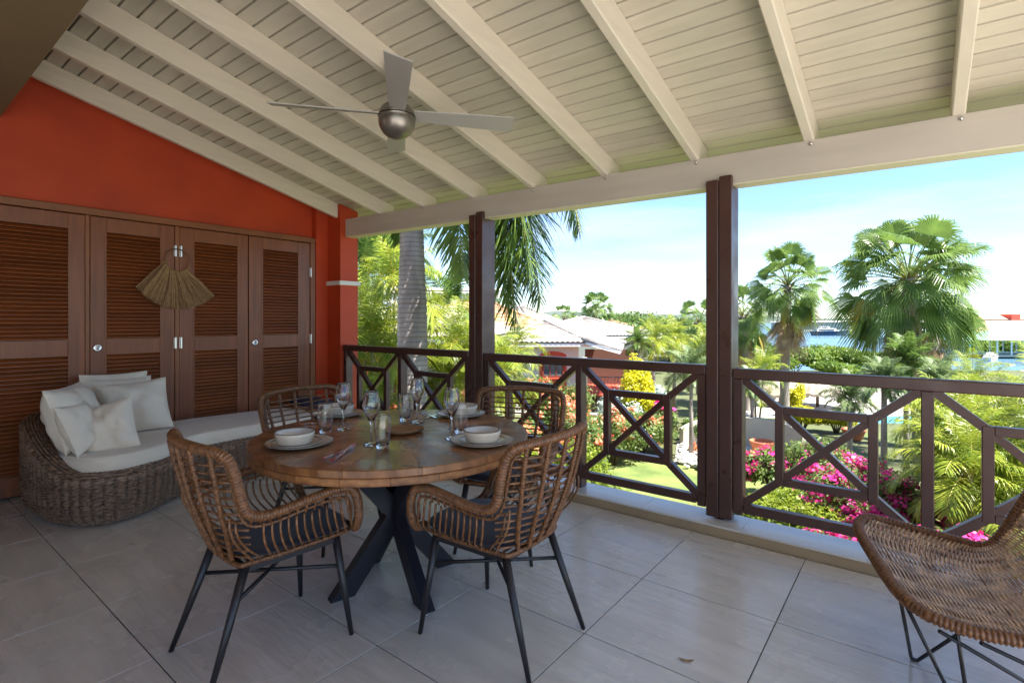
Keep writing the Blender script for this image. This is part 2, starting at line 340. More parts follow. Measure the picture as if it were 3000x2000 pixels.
post(-1.083, 'right brown veranda post standing between the table and the basket lounge chair')
post(1.007, 'brown veranda post just outside the picture at the right')
def railing(x0, x1, label):
    g = thing('railing_panel', label, 'railing', ((x0 + x1) / 2, 3.47, 0.07), group='brown railing panels with crossed squares')
    Y0, Y1 = 3.445, 3.515; dz = bx(x0 + 1) * 0.35
    obj('top_rail', MB().bevbox(x0, x1, 3.435, 3.505, 0.988 + dz, 1.052 + dz, 0.006), M_rail, g)
    obj('bottom_rail', MB().bevbox(x0 + 0.06, x1 - 0.06, Y0, Y0 + 0.055, 0.143, 0.2, 0.005), M_rail, g)
    xm = (x0 + x1) / 2
    for a_, b_ in ((x0, x0 + 0.055), (xm - 0.027, xm + 0.027), (x1 - 0.055, x1)):
        z0 = 0.0715 if a_ > x0 and b_ < x1 else 0.13
        obj('baluster', MB().bevbox(a_, b_, 3.447, 3.447 + 0.085, z0, 0.9875 + dz, 0.004), M_rail, g)
    for a_, b_ in ((x0 + 0.055, xm - 0.027), (xm + 0.027, x1 - 0.055)):
        z0, z1 = 0.2, 0.988 + dz; cx, cz = (a_ + b_) / 2, (z0 + z1) / 2; hx, hz = (b_ - a_) / 2 * 0.53, (z1 - z0) / 2 * 0.55
        t = 0.046; yb = 3.449
        def sq(u0, u1, v0, v1, k): return MB().bevbox(u0, u1, yb + k, yb + 0.05 - k, v0, v1, 0.003)
        obj('square_side', sq(cx - hx - t / 2, cx - hx + t / 2, cz - hz - t / 2, cz + hz + t / 2, 0), M_rail, g)
        obj('square_side', sq(cx + hx - t / 2, cx + hx + t / 2, cz - hz - t / 2, cz + hz + t / 2, 0), M_rail, g)
        obj('square_side', sq(cx - hx + t / 2 + .0005, cx + hx - t / 2 - .0005, cz + hz - t / 2, cz + hz + t / 2, 0.001), M_rail, g)
        obj('square_side', sq(cx - hx + t / 2 + .0005, cx + hx - t / 2 - .0005, cz - hz - t / 2, cz - hz + t / 2, 0.001), M_rail, g)
        ym = yb + 0.025
        for sx, sz in ((-1, -1), (1, -1), (1, 1), (-1, 1)):
            e = Vector((cx + sx * (b_ - a_) / 2, ym, cz + sz * (z1 - z0) / 2)); q = Vector((cx + sx * (hx + 0.005), ym, cz + sz * (hz + 0.005)))
            obj('brace', MB().bar(e, q, 0.044, 0.044, (0, 1, 0)), M_rail, g)
        obj('cross_bar', MB().bar((cx - hx + .01, ym, cz - hz + .01), (cx + hx - .01, ym, cz + hz - .01), 0.040, 0.040, (0, 1, 0)), M_rail, g)
        obj('cross_bar', MB().bar((cx - hx + .01, ym, cz + hz - .01), (cx + hx - .01, ym, cz - hz + .01), 0.0385, 0.0385, (0, 1, 0)), M_rail, g)
    return g
railing(-5.095, -3.18, 'railing panel between the red pillar and the left brown post')
railing(-3.003, -1.090, 'railing panel in the middle, between the two brown posts')
railing(-0.918, 1.000, 'railing panel at the right, behind the basket lounge chair')
# ------------------------------------------------------------------ ceiling fan
fx, fy = -2.41, 1.99
fan = thing('ceiling_fan', 'grey four-blade ceiling fan with a round metal motor hanging from the rafters', 'ceiling fan', (fx, fy, 2.5))
M_fanm = mat('pewter_metal', (0.30, 0.275, 0.25), 0.33, metal=0.85); M_blade = mat('fan_blade', (0.42, 0.41, 0.40), 0.4, spec=0.6)
hz = 2.515
b = MB(); prof = [(0.0, -0.105)] + [(0.107 * math.sin(R(a)), -0.105 * math.cos(R(a))) for a in range(12, 100, 8)] + [(0.104, 0.02), (0.107, 0.024), (0.104, 0.05), (0.085, 0.08), (0.055, 0.1), (0.03, 0.108), (0.018, 0.11)]
b.lathe(prof, 32, (fx, fy, hz)); obj('motor', b, M_fanm, fan, True)
b = MB().lathe([(0.109, 0.0), (0.1105, 0.003), (0.109, 0.006)], 32, (fx, fy, hz + 0.021), closed=True); obj('seam_ring', b, M_dark, fan, True)
zc = zR(fx, fy) + 0.015
obj('rod', MB().tube([(fx, fy, hz + 0.105), (fx, fy, zc)], 0.012, 12), M_fanm, fan, True)
b = MB().lathe([(0.012, -0.085), (0.045, -0.07), (0.062, -0.04), (0.066, 0.0), (0.06, 0.02)], 24, (fx, fy, zc)); obj('canopy', b, M_fanm, fan, True)
for k in range(4):
    a = YAW + R(13) + k * math.pi / 2; ca, sa = math.cos(a), math.sin(a); b = MB()
    vs = []
    for r_, hw in ((0.10, 0.042), (0.16, 0.048), (0.40, 0.058), (0.695, 0.066)):
        for s_ in (-1, 1):
            for t in (0, 0.007):
                u, v = r_, s_ * hw; zz = hz + 0.035 + -0.28 * v + t
                vs.append((fx + u * ca - v * sa, fy + u * sa + v * ca, zz))
    fs = []
    for i in range(3):
        o_ = i * 4; fs += [(o_, o_ + 4, o_ + 6, o_ + 2), (o_ + 1, o_ + 3, o_ + 7, o_ + 5), (o_, o_ + 1, o_ + 5, o_ + 4), (o_ + 2, o_ + 6, o_ + 7, o_ + 3)]
    fs += [(0, 2, 3, 1), (12, 13, 15, 14)]
    b.add(vs, fs); obj('blade', b, M_blade, fan)
# ------------------------------------------------------------------ furniture materials
M_rim = mat('wrapped_rattan', (0.15, 0.058, 0.020), 0.30, noise=(60, 0.35, ONE, 3, (0.25, 0.112, 0.045)), spec=0.45)
M_rod = mat('rattan_rod', (0.15, 0.060, 0.022), 0.24, noise=(40, 0.35, ONE, 4, (0.27, 0.125, 0.052)), spec=0.5, rand=0.12)
M_leg = mat('black_steel', (0.018, 0.016, 0.018), 0.38, spec=0.5)
M_navy = mat('navy_cloth', (0.011, 0.011, 0.022), 0.85, noise=(60, 0.2, ONE, 3), bump=(250, 0.25, ONE, 0.002), sheen=0.3)
M_cream = mat('cream_cloth', (0.80, 0.72, 0.60), 0.85, noise=(5, 0.04, ONE, 4), bump=(7, 0.6, ONE, 0.03), sheen=0.2)
M_wicker = mat('dark_wicker', (0.085, 0.034, 0.017), 0.30, noise=(30, 0.6, (1, 1, 4.5), 4, (0.42, 0.28, 0.19)), spec=0.5)  # pale noise tone paints the cane's highlights into the colour
M_strand = mat('wicker_strand', (0.44, 0.24, 0.115), 0.28, noise=(22, 0.45, ONE, 4, (0.78, 0.56, 0.36)), spec=0.5)  # lighter second colour stands in for highlights on the strands
M_mango = mat('mango_wood', (0.25, 0.085, 0.026), 0.24, noise=(3.2, 0.5, (1.0, 4.0, 3), 10, (0.46, 0.20, 0.070)), bump=(6, 0.10, (0.8, 3, 3), 0.004), rand=0.14, spec=0.6, coat=0.15, rvar=(5, 0.2, 0.42))
M_mangoedge = mat('mango_edge', (0.24, 0.085, 0.028), 0.4, noise=(6, 0.45, (4, 4, 9), 6, (0.38, 0.17, 0.06)), rand=0.28)
M_blackwood = mat('black_leg_steel', (0.014, 0.013, 0.02), 0.33, spec=0.5)
M_cer = mat('stoneware', (0.66, 0.60, 0.50), 0.22, noise=(30, 0.06, ONE, 4), coat=0.4)
M_cerrim = mat('stoneware_rim', (0.16, 0.115, 0.085), 0.3)
M_glass = mat('clear_glass', (1, 1, 1), 0.0, trans=1.0, ior=1.46)
M_raffia = mat('raffia', (0.34, 0.19, 0.078), 0.75, noise=(30, 0.2, (1, 1, 1), 3, (0.44, 0.27, 0.12)))
M_ring = mat('ring_cane', (0.16, 0.075, 0.035), 0.5)
M_dishwood = mat('dish_wood', (0.30, 0.155, 0.07), 0.55, noise=(9, 0.25, (1, 5, 5), 6), bump=(40, 0.2, (1, 6, 6), 0.002))

def catmull(P, n, closed=False):
    P = [Vector(p) for p in P]; L = len(P); out = []
    rng = range(L) if closed else range(L - 1)
    for i in rng:
        if closed: a, b, c, d = P[(i - 1) % L], P[i], P[(i + 1) % L], P[(i + 2) % L]
        else: a, b, c, d = P[max(i - 1, 0)], P[i], P[i + 1], P[min(i + 2, L - 1)]
        for k in range(n):
            t = k / n; out.append(0.5 * ((2 * b) + (c - a) * t + (2 * a - 5 * b + 4 * c - d) * t * t + (3 * b - a - 3 * c + d) * t ** 3))
    if not closed: out.append(P[-1])
    return out
def resample(P, step, closed=False):
    Q = [Vector(p) for p in P] + ([Vector(P[0])] if closed else []); s = [0]
    for i in range(1, len(Q)): s.append(s[-1] + (Q[i] - Q[i - 1]).length)
    n = max(2, int(s[-1] / step)); out = []; j = 0
    for k in range(n + (0 if closed else 1)):
        t = s[-1] * k / n
        while j < len(s) - 2 and s[j + 1] < t: j += 1
        f = (t - s[j]) / max(1e-9, s[j + 1] - s[j]); out.append(Q[j].lerp(Q[j + 1], f))
    return out
def wrapped(mb, P, r, n=9, closed=False, pitch=0.0105, amp=0.13):
    Q = resample(P, pitch / 3.6, closed)
    while closed and len(Q) % 4: Q.pop()
    return mb.tube(Q, lambda i: r * (1.0, 1.06, 1.0, 0.80)[i % 4], n, closed)
def bez(a, b, c, d, n=8):
    a, b, c, d = map(Vector, (a, b, c, d)); return [a * (1 - t) ** 3 + b * 3 * t * (1 - t) ** 2 + c * 3 * t * t * (1 - t) + d * t ** 3 for t in [i / n for i in range(n + 1)]]
def lerp_tab(tab, z):
    for (z0, a), (z1, b) in zip(tab, tab[1:]):
        if z <= z1: f = max(0, (z - z0) / (z1 - z0)); return a + (b - a) * f
    return tab[-1][1]
# ------------------------------------------------------------------ rattan armchair (local frame, facing +y)
YB = [(0.42, -0.165), (0.50, -0.20), (0.58, -0.232), (0.66, -0.258), (0.78, -0.288), (0.90, -0.312)]
YS = [(0.42, -0.125), (0.50, -0.14), (0.58, -0.158), (0.66, -0.185), (0.78, -0.215), (0.90, -0.243)]
WS = [(0.42, 0.185), (0.50, 0.235), (0.58, 0.266), (0.66, 0.280), (0.78, 0.288), (0.90, 0.275)]
def backpt(s_, z):
    yb, ys, w_ = lerp_tab(YB, z), lerp_tab(YS, z), lerp_tab(WS, z); return Vector((w_ * s_, yb + (ys - yb) * abs(s_) ** 2.4, z))
def make_chair(label, loc, rot):
    t = thing('rattan_armchair', label, 'armchair', loc, rot, group='rattan armchairs around the round dining table')
    half = [(0.165, 0.318, 0.438), (0.225, 0.30, 0.455), (0.272, 0.285, 0.52), (0.288, 0.268, 0.60), (0.290, 0.235, 0.648), (0.292, 0.16, 0.660), (0.292, 0.05, 0.648), (0.288, -0.07, 0.632),
            (0.286, -0.138, 0.636), (0.288, -0.182, 0.668), (0.292, -0.203, 0.74), (0.294, -0.222, 0.815), (0.284, -0.238, 0.860), (0.245, -0.260, 0.882), (0.15, -0.290, 0.888), (0.0, -0.312, 0.892)]
    full = half + [(-p[0], p[1], p[2]) for p in reversed(half[:-1])]
    rim = catmull(full, 8)
    obj('rim', wrapped(MB(), rim, 0.0192), M_rim, t, True, w=False)
    base = [(-0.185, -0.12, .43), (-0.16, -0.16, .428), (0, -0.172, .426), (0.16, -0.16, .428), (0.185, -0.12, .43), (0.190, 0.1, .43), (0.186, 0.27, .434), (0.15, 0.318, .437), (0, 0.325, .437), (-0.15, 0.318, .437), (-0.186, 0.27, .434), (-0.190, 0.1, .43)]
    bs = catmull(base, 6, True)
    obj('bottom_hoop', wrapped(MB(), bs, 0.0105, 7, True, 0.012, 0.16), M_rim, t, True, w=False)
    # inner rail that follows the rim about 35 mm inside
    inner_h = [(0.245, 0.262, 0.50), (0.268, 0.248, 0.575), (0.278, 0.20, 0.618), (0.282, 0.05, 0.612), (0.276, -0.08, 0.594), (0.264, -0.158, 0.602), (0.258, -0.196, 0.662), (0.262, -0.216, 0.75), (0.258, -0.236, 0.83), (0.23, -0.255, 0.852)]
    for s_ in (-1, 1):
        P = catmull([(s_ * p[0], p[1], p[2]) for p in inner_h], 5)
        obj('inner_rail', wrapped(MB(), P, 0.0062, 6, False, 0.014, 0.2), M_rim, t, True, w=False)
    # five stout uprights in the back
    for s_ in (-0.80, -0.42, 0.0, 0.42, 0.80):
        P = []
        for k in range(13):
            z = 0.432 + (0.884 - 0.432) * k / 12; p = backpt(s_ * (0.80 + 0.2 * k / 12), z); p.y -= 0.010; P.append(p)
        obj('upright', wrapped(MB(), P, 0.0098, 7, False, 0.011, 0.14), M_rim, t, True, w=False)
    # thin horizontal rods of the back
    for k in range(13):
        z = 0.462 + k * 0.0312; lim = 0.93 if z > 0.63 else 1.0
        P = [backpt(-lim + 2 * lim * i / 16, z - 0.012 * (1 - (2 * i / 16 - 1) ** 2)) for i in range(17)]
        obj('rod', MB().tube(P, 0.0049, 6), M_rod, t, True, w=False)
    # side ribs fanning from under the arm to the bottom hoop
    for s_ in (-1, 1):
        for k in range(14):
            f = k / 13
            top = Vector((0.281, 0.225 - 0.40 * f, 0.618 - 0.018 * math.sin(f * 3.1) - 0.004)); bot = Vector((0.190, 0.285 - 0.405 * f, 0.434))
            if k > 11: top = Vector((0.262, -0.185 - 0.02 * (k - 11), 0.618 + 0.014 * (k - 11)))
            P = bez(top, top + Vector((0.012, 0.0 - 0.02 * f, -0.10)), bot + Vector((0.062, 0.0, 0.030)), bot, 8)
            P = [Vector((s_ * p.x, p.y, p.z)) for p in P]
            obj('rib', MB().tube(P, 0.0047, 6), M_rod, t, True, w=False)
    # cross stubs between rim and inner rail
    b = MB()
    for s_ in (-1, 1):
        for k in range(12):
            f = k / 11; yy = 0.22 - 0.38 * f
            b.tube([(s_ * 0.281, yy, 0.612 - 0.014 * math.sin(3.1 * f)), (s_ * 0.290, yy, 0.648 - 0.012 * math.sin(3.1 * f))], 0.0045, 5)
    obj('weave_knots', b, M_rim, t, True, w=False, kind='stuff')
    # cushion
    def cush(u, v):
        a = u * 2 * math.pi; ph = (v - 0.5) * math.pi; e = 0.42
        sg = lambda q, k_: math.copysign(abs(q) ** k_, q)
        x = 0.205 * sg(math.cos(ph), 0.35) * sg(math.cos(a), e); yy = 0.235 * sg(math.cos(ph), 0.35) * sg(math.sin(a), e)
        return (x, 0.075 + yy, 0.456 + 0.021 * sg(math.sin(ph), 0.8) + 0.012 * (1 - (x / 0.2) ** 2) * (1 if ph > 0 else 0))
    obj('seat_cushion', MB().grid(cush, 40, 12, True), M_navy, t, True, w=False)
    b = MB()
    for k in range(7): yy = -0.12 + k * 0.065; b.tube([(-0.185, yy, 0.428), (0.185, yy, 0.428)], 0.005, 5)
    obj('seat_rods', b, M_rod, t, True, w=False, kind='stuff')
    # black steel base
    b = MB(); z = 0.405
    c4 = [(-0.165, -0.135), (0.165, -0.135), (0.172, 0.235), (-0.172, 0.235)]
    for i in range(4): b.bar((*c4[i], z), (*c4[(i + 1) % 4], z), 0.020, 0.022)
    obj('base_frame', b, M_leg, t, w=False)
    ft = [(-0.212, -0.280), (0.212, -0.280), (0.232, 0.275), (-0.232, 0.275)]
    for (a, c), (e, g) in zip(c4, ft):
        obj('leg', MB().tube([(a, c, z + 0.008), (a + (e - a) * .5, c + (g - c) * .5, z / 2), (e, g, 0.0)], lambda i: (0.0175, 0.0145, 0.0095)[i], 12), M_leg, t, True, w=False)
    def onleg(i, zz): f = 1 - zz / z; return Vector((c4[i][0] + (ft[i][0] - c4[i][0]) * f, c4[i][1] + (ft[i][1] - c4[i][1]) * f, zz))
    for i, j, dz in ((0, 2, 0), (1, 3, 0.004)):
        obj('stretcher', MB().tube([onleg(i, 0.292 + dz), onleg(j, 0.292 + dz)], 0.0085, 8), M_leg, t, True, w=False)
    return t
chA = make_chair('rattan armchair at the near left of the table, its open-weave back towards the daybed', (-2.17, 1.08, 0), R(-4))
def more(src, loc, rot, label):
    c = copy_tree(src); c.location = loc; c.rotation_euler = (0, 0, rot); c['label'] = label; return c
chB = more(chA, (-1.425, 1.765, 0), R(92), 'rattan armchair at the near right of the table, its back to the open floor')
chC = more(chA, (-2.97, 1.875, 0), R(-84), 'rattan armchair on the far left of the table, in front of the white daybed mattress')
chD = more(chA, (-1.98, 2.50, 0), R(199), 'rattan armchair on the far side of the table, right in front of the railing')

# ------------------------------------------------------------------ dining table
TCX, TCY, TZ, TR = -2.145, 1.76, 0.765, 0.690
tab = thing('dining_table', 'round mango wood dining table on a black crossed steel pedestal', 'table', (TCX, TCY, 0))
NW = 14
def wedge(r0, r1, a0, a1, z0, z1, n=6, bev=0.003):
    b = MB(); vs = []
    for z, rr in ((z0, r1 - bev), (z0 + bev, r1), (z1 - bev, r1), (z1, r1 - bev)):
        for k in range(n + 1):
            a = a0 + (a1 - a0) * k / n; vs.append((rr * math.cos(a), rr * math.sin(a), z))
    L = n + 1; base = len(vs)
    if r0 < 1e-4:
        vs += [(0.0, 0.0, z0), (0.0, 0.0, z1)]; i0, i1 = base, base + 1; fs = []
        fs += [(i0, k + 1, k) for k in range(n)] + [(i1, 3 * L + k, 3 * L + k + 1) for k in range(n)]
        fs += [(i0, 0, L, 2 * L, 3 * L, i1), (i1, 3 * L + n, 2 * L + n, L + n, n, i0)]
    else:
        for z in (z0, z1):
            for k in range(n + 1):
                a = a0 + (a1 - a0) * k / n; vs.append((r0 * math.cos(a), r0 * math.sin(a), z))
        c0, c1 = base, base + L; fs = []
        for k in range(n): fs += [(c0 + k, c0 + k + 1, k + 1, k), (3 * L + k, 3 * L + k + 1, c1 + k + 1, c1 + k), (c1 + k, c1 + k + 1, c0 + k + 1, c0 + k)]
        fs += [(c0, 0, L, 2 * L, 3 * L, c1), (c1, c1 - c1 + 3 * L + n, 2 * L + n, L + n, n, c0 + n)] if False else [(c0, 0, L, 2 * L, 3 * L, c1), (c1 + n, 3 * L + n, 2 * L + n, L + n, n, c0 + n)]
    for j in range(3):
        for k in range(n): fs.append((j * L + k, j * L + k + 1, (j + 1) * L + k + 1, (j + 1) * L + k))
    return b.add(vs, fs)
dA = 2 * math.pi / NW
wm = [wedge(0, TR, -dA / 2 + 0.0012, dA / 2 - 0.0012, TZ - 0.032, TZ).mesh('plank', M_mango) for _ in range(1)]
for k in range(NW): piece('plank', wm[0], tab, (0, 0, 0), (0, 0, k * dA + 0.14))
em = wedge(TR - 0.09, TR - 0.0015, -0.1416, 0.1416, TZ - 0.066, TZ - 0.0335, 5).mesh('edge_block', M_mangoedge)
for k in range(22): piece('edge_block', em, tab, (0, 0, 0), (0, 0, k * 2 * math.pi / 22))
obj('top_plate', MB().lathe([(0.0, 0.690), (0.30, 0.690), (0.30, 0.698), (0, 0.698)], 32, (TCX, TCY, 0)), M_leg, tab)
for k, (ax, ay) in enumerate(((-0.07, -0.275), (0.315, -0.085), (0.08, 0.285), (-0.285, 0.06))):
    d = Vector((ax, ay, 0)); foot = Vector((TCX, TCY, 0)) + d; topp = Vector((TCX, TCY, 0.685)) - d * 0.95
    dn = d.normalized(); up = dn.cross(Vector((0, 0, 1)))
    P = []
    for q, z in ((foot, 0.0), (topp, 0.688)):
        for i, j in ((-1, -1), (1, -1), (1, 1), (-1, 1)):
            p = q + up * (0.0275 * i) + dn * (0.058 * j); p.z = z; P.append(p)
    if k % 2: P = [p + Vector((0, 0, 0)) for p in P]
    obj('leg', MB().hexa(P), M_blackwood, tab)

def onz(px, py, z):
    depth = (H - z) * 1523.0 / (py - 937); return at(px, depth, z)
# ------------------------------------------------------------------ tableware
def settled(b, mtl, parent, name, smooth=True, **k): return obj(name, b, mtl, parent, smooth, **k)
def dish(name, label, cat, c, prof, rimz, rimr, grp):
    t = thing(name, label, cat, c, group=grp)
    obj('body', MB().lathe(prof, 40, (0, 0, 0)), M_cer, t, True, w=False)
    rr = []
    for k in range(40): a = 2 * math.pi * k / 40; rr.append((rimr * math.cos(a), rimr * math.sin(a), rimz))
    obj('rim_line', MB().tube(rr, 0.0022, 6, True), M_cerrim, t, True, w=False)
    return t
def cutlery(kind, label, a, b_):
    a, b_ = Vector(a), Vector(b_); d = (b_ - a); L = d.length; ang = math.atan2(d.y, d.x)
    t = thing(kind, label, kind, a, ang, group='cutlery laid beside the plates')
    m = MB(); m.v = []
    def strip(pts):  # (x, halfwidth, z) outline extruded
        vs = []; fs = []
        for x, hw, z in pts: vs += [(x, -hw, z), (x, hw, z), (x, hw, z + 0.0025), (x, -hw, z + 0.0025)]
        for i in range(len(pts) - 1):
            o = i * 4
            for k in range(4): l = (k + 1) % 4; fs.append((o + k, o + l, o + 4 + l, o + 4 + k))
        fs += [(3, 2, 1, 0), tuple(range(len(pts) * 4 - 4, len(pts) * 4))]; m.add(vs, fs)
    if kind == 'fork':
        strip([(0, 0.006, 0.0005), (0.02, 0.009, 0.001), (L * 0.5, 0.0035, 0.003), (L * 0.66, 0.004, 0.006), (L * 0.74, 0.012, 0.003), (L * 0.78, 0.0125, 0.002)]); obj('handle', m, M_chrome, t, w=False)
        m = MB()
        for k in range(4): yy = -0.0105 + k * 0.007; m.bar((L * 0.78, yy, 0.003), (L, yy * 0.9, 0.007), 0.0028, 0.002)
        obj('tines', m, M_chrome, t, w=False)
    else:
        strip([(0, 0.007, 0.0005), (0.02, 0.009, 0.001), (L * 0.45, 0.006, 0.001), (L * 0.5, 0.008, 0.001)]); obj('handle', m, M_chrome, t, w=False)
        m = MB(); strip([(L * 0.5, 0.008, 0.0012), (L * 0.85, 0.010, 0.0012), (L, 0.002, 0.0012)]); obj('blade', m, M_chrome, t, w=False)
plate_prof = [(0.0, 0.004), (0.085, 0.004), (0.10, 0.008), (0.146, 0.019), (0.150, 0.021), (0.149, 0.017), (0.11, 0.004), (0.085, 0.0), (0, 0.0)]
side_prof = [(0.0, 0.005), (0.07, 0.005), (0.082, 0.010), (0.106, 0.019), (0.109, 0.021), (0.108, 0.017), (0.085, 0.005), (0.06, 0.0), (0, 0.0)]
bowl_prof = [(0.0, 0.007), (0.05, 0.008), (0.070, 0.018), (0.0825, 0.055), (0.0835, 0.062), (0.0865, 0.062), (0.0855, 0.05), (0.075, 0.014), (0.055, 0.0), (0, 0.0)]
sets = [((878, 1303), (858, 1300), (851, 1297), 'near left setting, beside the crossed fork and knife'), ((1412, 1297), (1414, 1294), (1412, 1294), 'near right setting, beside the rightmost wine glass'),
        ((990, 1217), (1000, 1216), (997, 1215), 'far left setting, nearest the daybed'), ((1350, 1217), (1366, 1216), (1367, 1215), 'far right setting, nearest the left post')]
for (p, q, r_, where) in sets:
    c = onz(*p, TZ + 0.0005); dish('dinner_plate', 'large plate at the bottom, ' + where, 'plate', c, plate_prof, 0.0205, 0.1485, 'stoneware plates and bowls')
    c2 = onz(*q, TZ + 0.021); off = (c2 - c); off.z = 0; off = off if off.length < 0.035 else off.normalized() * 0.035
    c2 = c + off + Vector((0, 0, 0.006)); dish('side_plate', 'middle-sized plate under the bowl, ' + where, 'plate', c2, side_prof, 0.0205, 0.1075, 'stoneware plates and bowls')
    c3 = c2 + off * 0.35 + Vector((0, 0, 0.0055)); dish('bowl', 'dark-rimmed bowl, ' + where, 'bowl', c3, bowl_prof, 0.0625, 0.085, 'stoneware plates and bowls')
def wine(px, py, label):
    c = onz(px, py, TZ + 0.0005); t = thing('wine_glass', label, 'wine glass', c, group='stemmed wine glasses')
    out_ = [(0.0, 0.0), (0.036, 0.0), (0.037, 0.0015), (0.030, 0.004), (0.010, 0.008), (0.0045, 0.016), (0.0036, 0.05), (0.0040, 0.092), (0.008, 0.104), (0.030, 0.150), (0.0415, 0.178), (0.0405, 0.195), (0.0362, 0.222), (0.0305, 0.2475), (0.0300, 0.2497)]
    inn = [(0.0293, 0.2500), (0.0291, 0.2475), (0.0350, 0.222), (0.0393, 0.195), (0.0403, 0.178), (0.0288, 0.151), (0.007, 0.107), (0.0, 0.104)]
    obj('glass_body', MB().lathe(out_ + inn, 32), M_glass, t, True, w=False)
def tumbler(px, py, label):
    c = onz(px, py, TZ + 0.0005); t = thing('tumbler', label, 'drinking glass', c, group='tall water tumblers')
    out_ = [(0.0, 0.0), (0.026, 0.0), (0.0275, 0.002), (0.030, 0.03), (0.0365, 0.075), (0.0385, 0.105), (0.036, 0.135), (0.0333, 0.153), (0.0330, 0.1548)]
    inn = [(0.0322, 0.1550), (0.0320, 0.153), (0.0348, 0.135), (0.0373, 0.105), (0.0353, 0.075), (0.0288, 0.032), (0.025, 0.016), (0.0, 0.014)]
    obj('glass_body', MB().lathe(out_ + inn, 32), M_glass, t, True, w=False)
wine(1006, 1258, 'stemmed wine glass leftmost of the four, beside the far left bowl'); wine(1088, 1302, 'stemmed wine glass nearest the viewer, left of the wooden dish')
wine(1222, 1236, 'stemmed wine glass at the back, behind the wooden dish'); wine(1324, 1284, 'stemmed wine glass rightmost of the four, beside the near right plate')
tumbler(953, 1268, 'tall tumbler leftmost, behind the near left plate'); tumbler(1121, 1311, 'tall tumbler nearest the viewer, left of the wooden dish')
tumbler(1186, 1231, 'tall tumbler at the back of the table, beside the rear wine glass'); tumbler(1349, 1267, 'tall tumbler rightmost, in front of the far right plate')
c = onz(1177, 1266, TZ + 0.0005)
b = MB().lathe([(0, 0.006), (0.06, 0.006), (0.088, 0.018), (0.096, 0.022), (0.098, 0.018), (0.085, 0.004), (0.06, 0), (0, 0)], 36, (0, 0, 0), sx=0.98, sy=0.9)
b.v = [(v[0] * (1 + 0.03 * math.sin(3 * math.atan2(v[1], v[0]) + 1)), v[1], v[2]) for v in b.v]
# small pouring lip
b.v = [(v[0] + (0.018 if abs(v[1]) < 0.03 and v[0] > 0.07 else 0), v[1], v[2]) for v in b.v]
t = thing('wooden_dish', 'shallow round wooden dish in the middle of the table', 'dish', c, YAW + 0.2); obj('dish_body', b, M_dishwood, t, True, w=False)
cutlery('knife', 'steel knife crossed with the fork at the front of the table', onz(946, 1345, TZ + .0008), onz(1036, 1309, TZ + .0008))
cutlery('fork', 'steel fork crossed over the knife at the front of the table', onz(970, 1354, TZ + .004), onz(1040, 1303, TZ + .004))
cutlery('knife', 'steel knife lying by the far right plate', onz(1243, 1226, TZ + .0008), onz(1284, 1214, TZ + .0008))
cutlery('fork', 'steel fork lying by the far right plate', onz(1279, 1224, TZ + .004), onz(1238, 1212, TZ + .004))
cutlery('fork', 'steel fork lying in front of the far left plate', onz(880, 1242, TZ + .004), onz(925, 1241, TZ + .004))
# ------------------------------------------------------------------ wicker daybed along the louvred doors
DBO = Vector((-4.8, 1.7, 0))
db = thing('wicker_daybed', 'long dark wicker daybed with a raised rounded end, against the louvred doors', 'daybed', DBO)
outl = [(-5.335, 1.08), (-5.28, .90), (-5.12, .80), (-4.86, .765), (-4.56, .785), (-4.32, .86), (-4.17, .99), (-4.14, 1.17), (-4.22, 1.36), (-4.36, 1.54), (-4.45, 1.75), (-4.48, 2.1), (-4.50, 2.5), (-4.56, 2.8), (-4.75, 2.98), (-5.0, 3.02), (-5.25, 2.96), (-5.33, 2.75), (-5.34, 2.2), (-5.34, 1.6)]
OL = resample(catmull([(x, y, 0) for x, y in outl], 8, True), 0.0125, True)
NOL = len(OL)
CEN = Vector((-4.8, 1.7, 0))
def outn(i):
    t = (OL[(i + 1) % NOL] - OL[i - 1]).normalized(); n_ = Vector((t.y, -t.x, 0))
    c = Vector((-4.8, 1.2, 0)) if OL[i].y < 1.6 else Vector((-4.95, OL[i].y * .6 + .95, 0))
    return n_ if n_.dot(OL[i] - c) > 0 else -n_
NRM = [outn(i) for i in range(NOL)]
def sm(t): t = max(0, min(1, t)); return t * t * (3 - 2 * t)
def rimh(p):
    x, y = p.x, p.y
    back = 1 - sm((x + 5.25) / 1.0)             # high at the wall, low at the front
    a = (1 - sm((y - 1.15) / 0.75)) if x < -5.05 else 1.0
    left = 1 - sm((y - 0.98) / 0.30) if x > -5.05 else a
    h = 0.335 + 0.30 * back ** 0.6 * left
    return h
body = MB(); RG = []
def RIB(i): return max(0.0, 1 - (2 * ((i % 5) / 5.0) - 1) ** 2) ** 0.5
prof = [(-0.105, 0.0, 0), (-0.075, 0.015, 0), (-0.022, 0.09, 0), (0.0, 0.17, 0), (-0.004, 0.27, 0.0), (0.004, -0.045, 1), (0.006, -0.02, 1), (-0.012, -0.003, 1), (-0.045, 0.004, 1), (-0.085, -0.008, 1), (-0.105, -0.04, 1), (-0.115, 0.22, 0)]
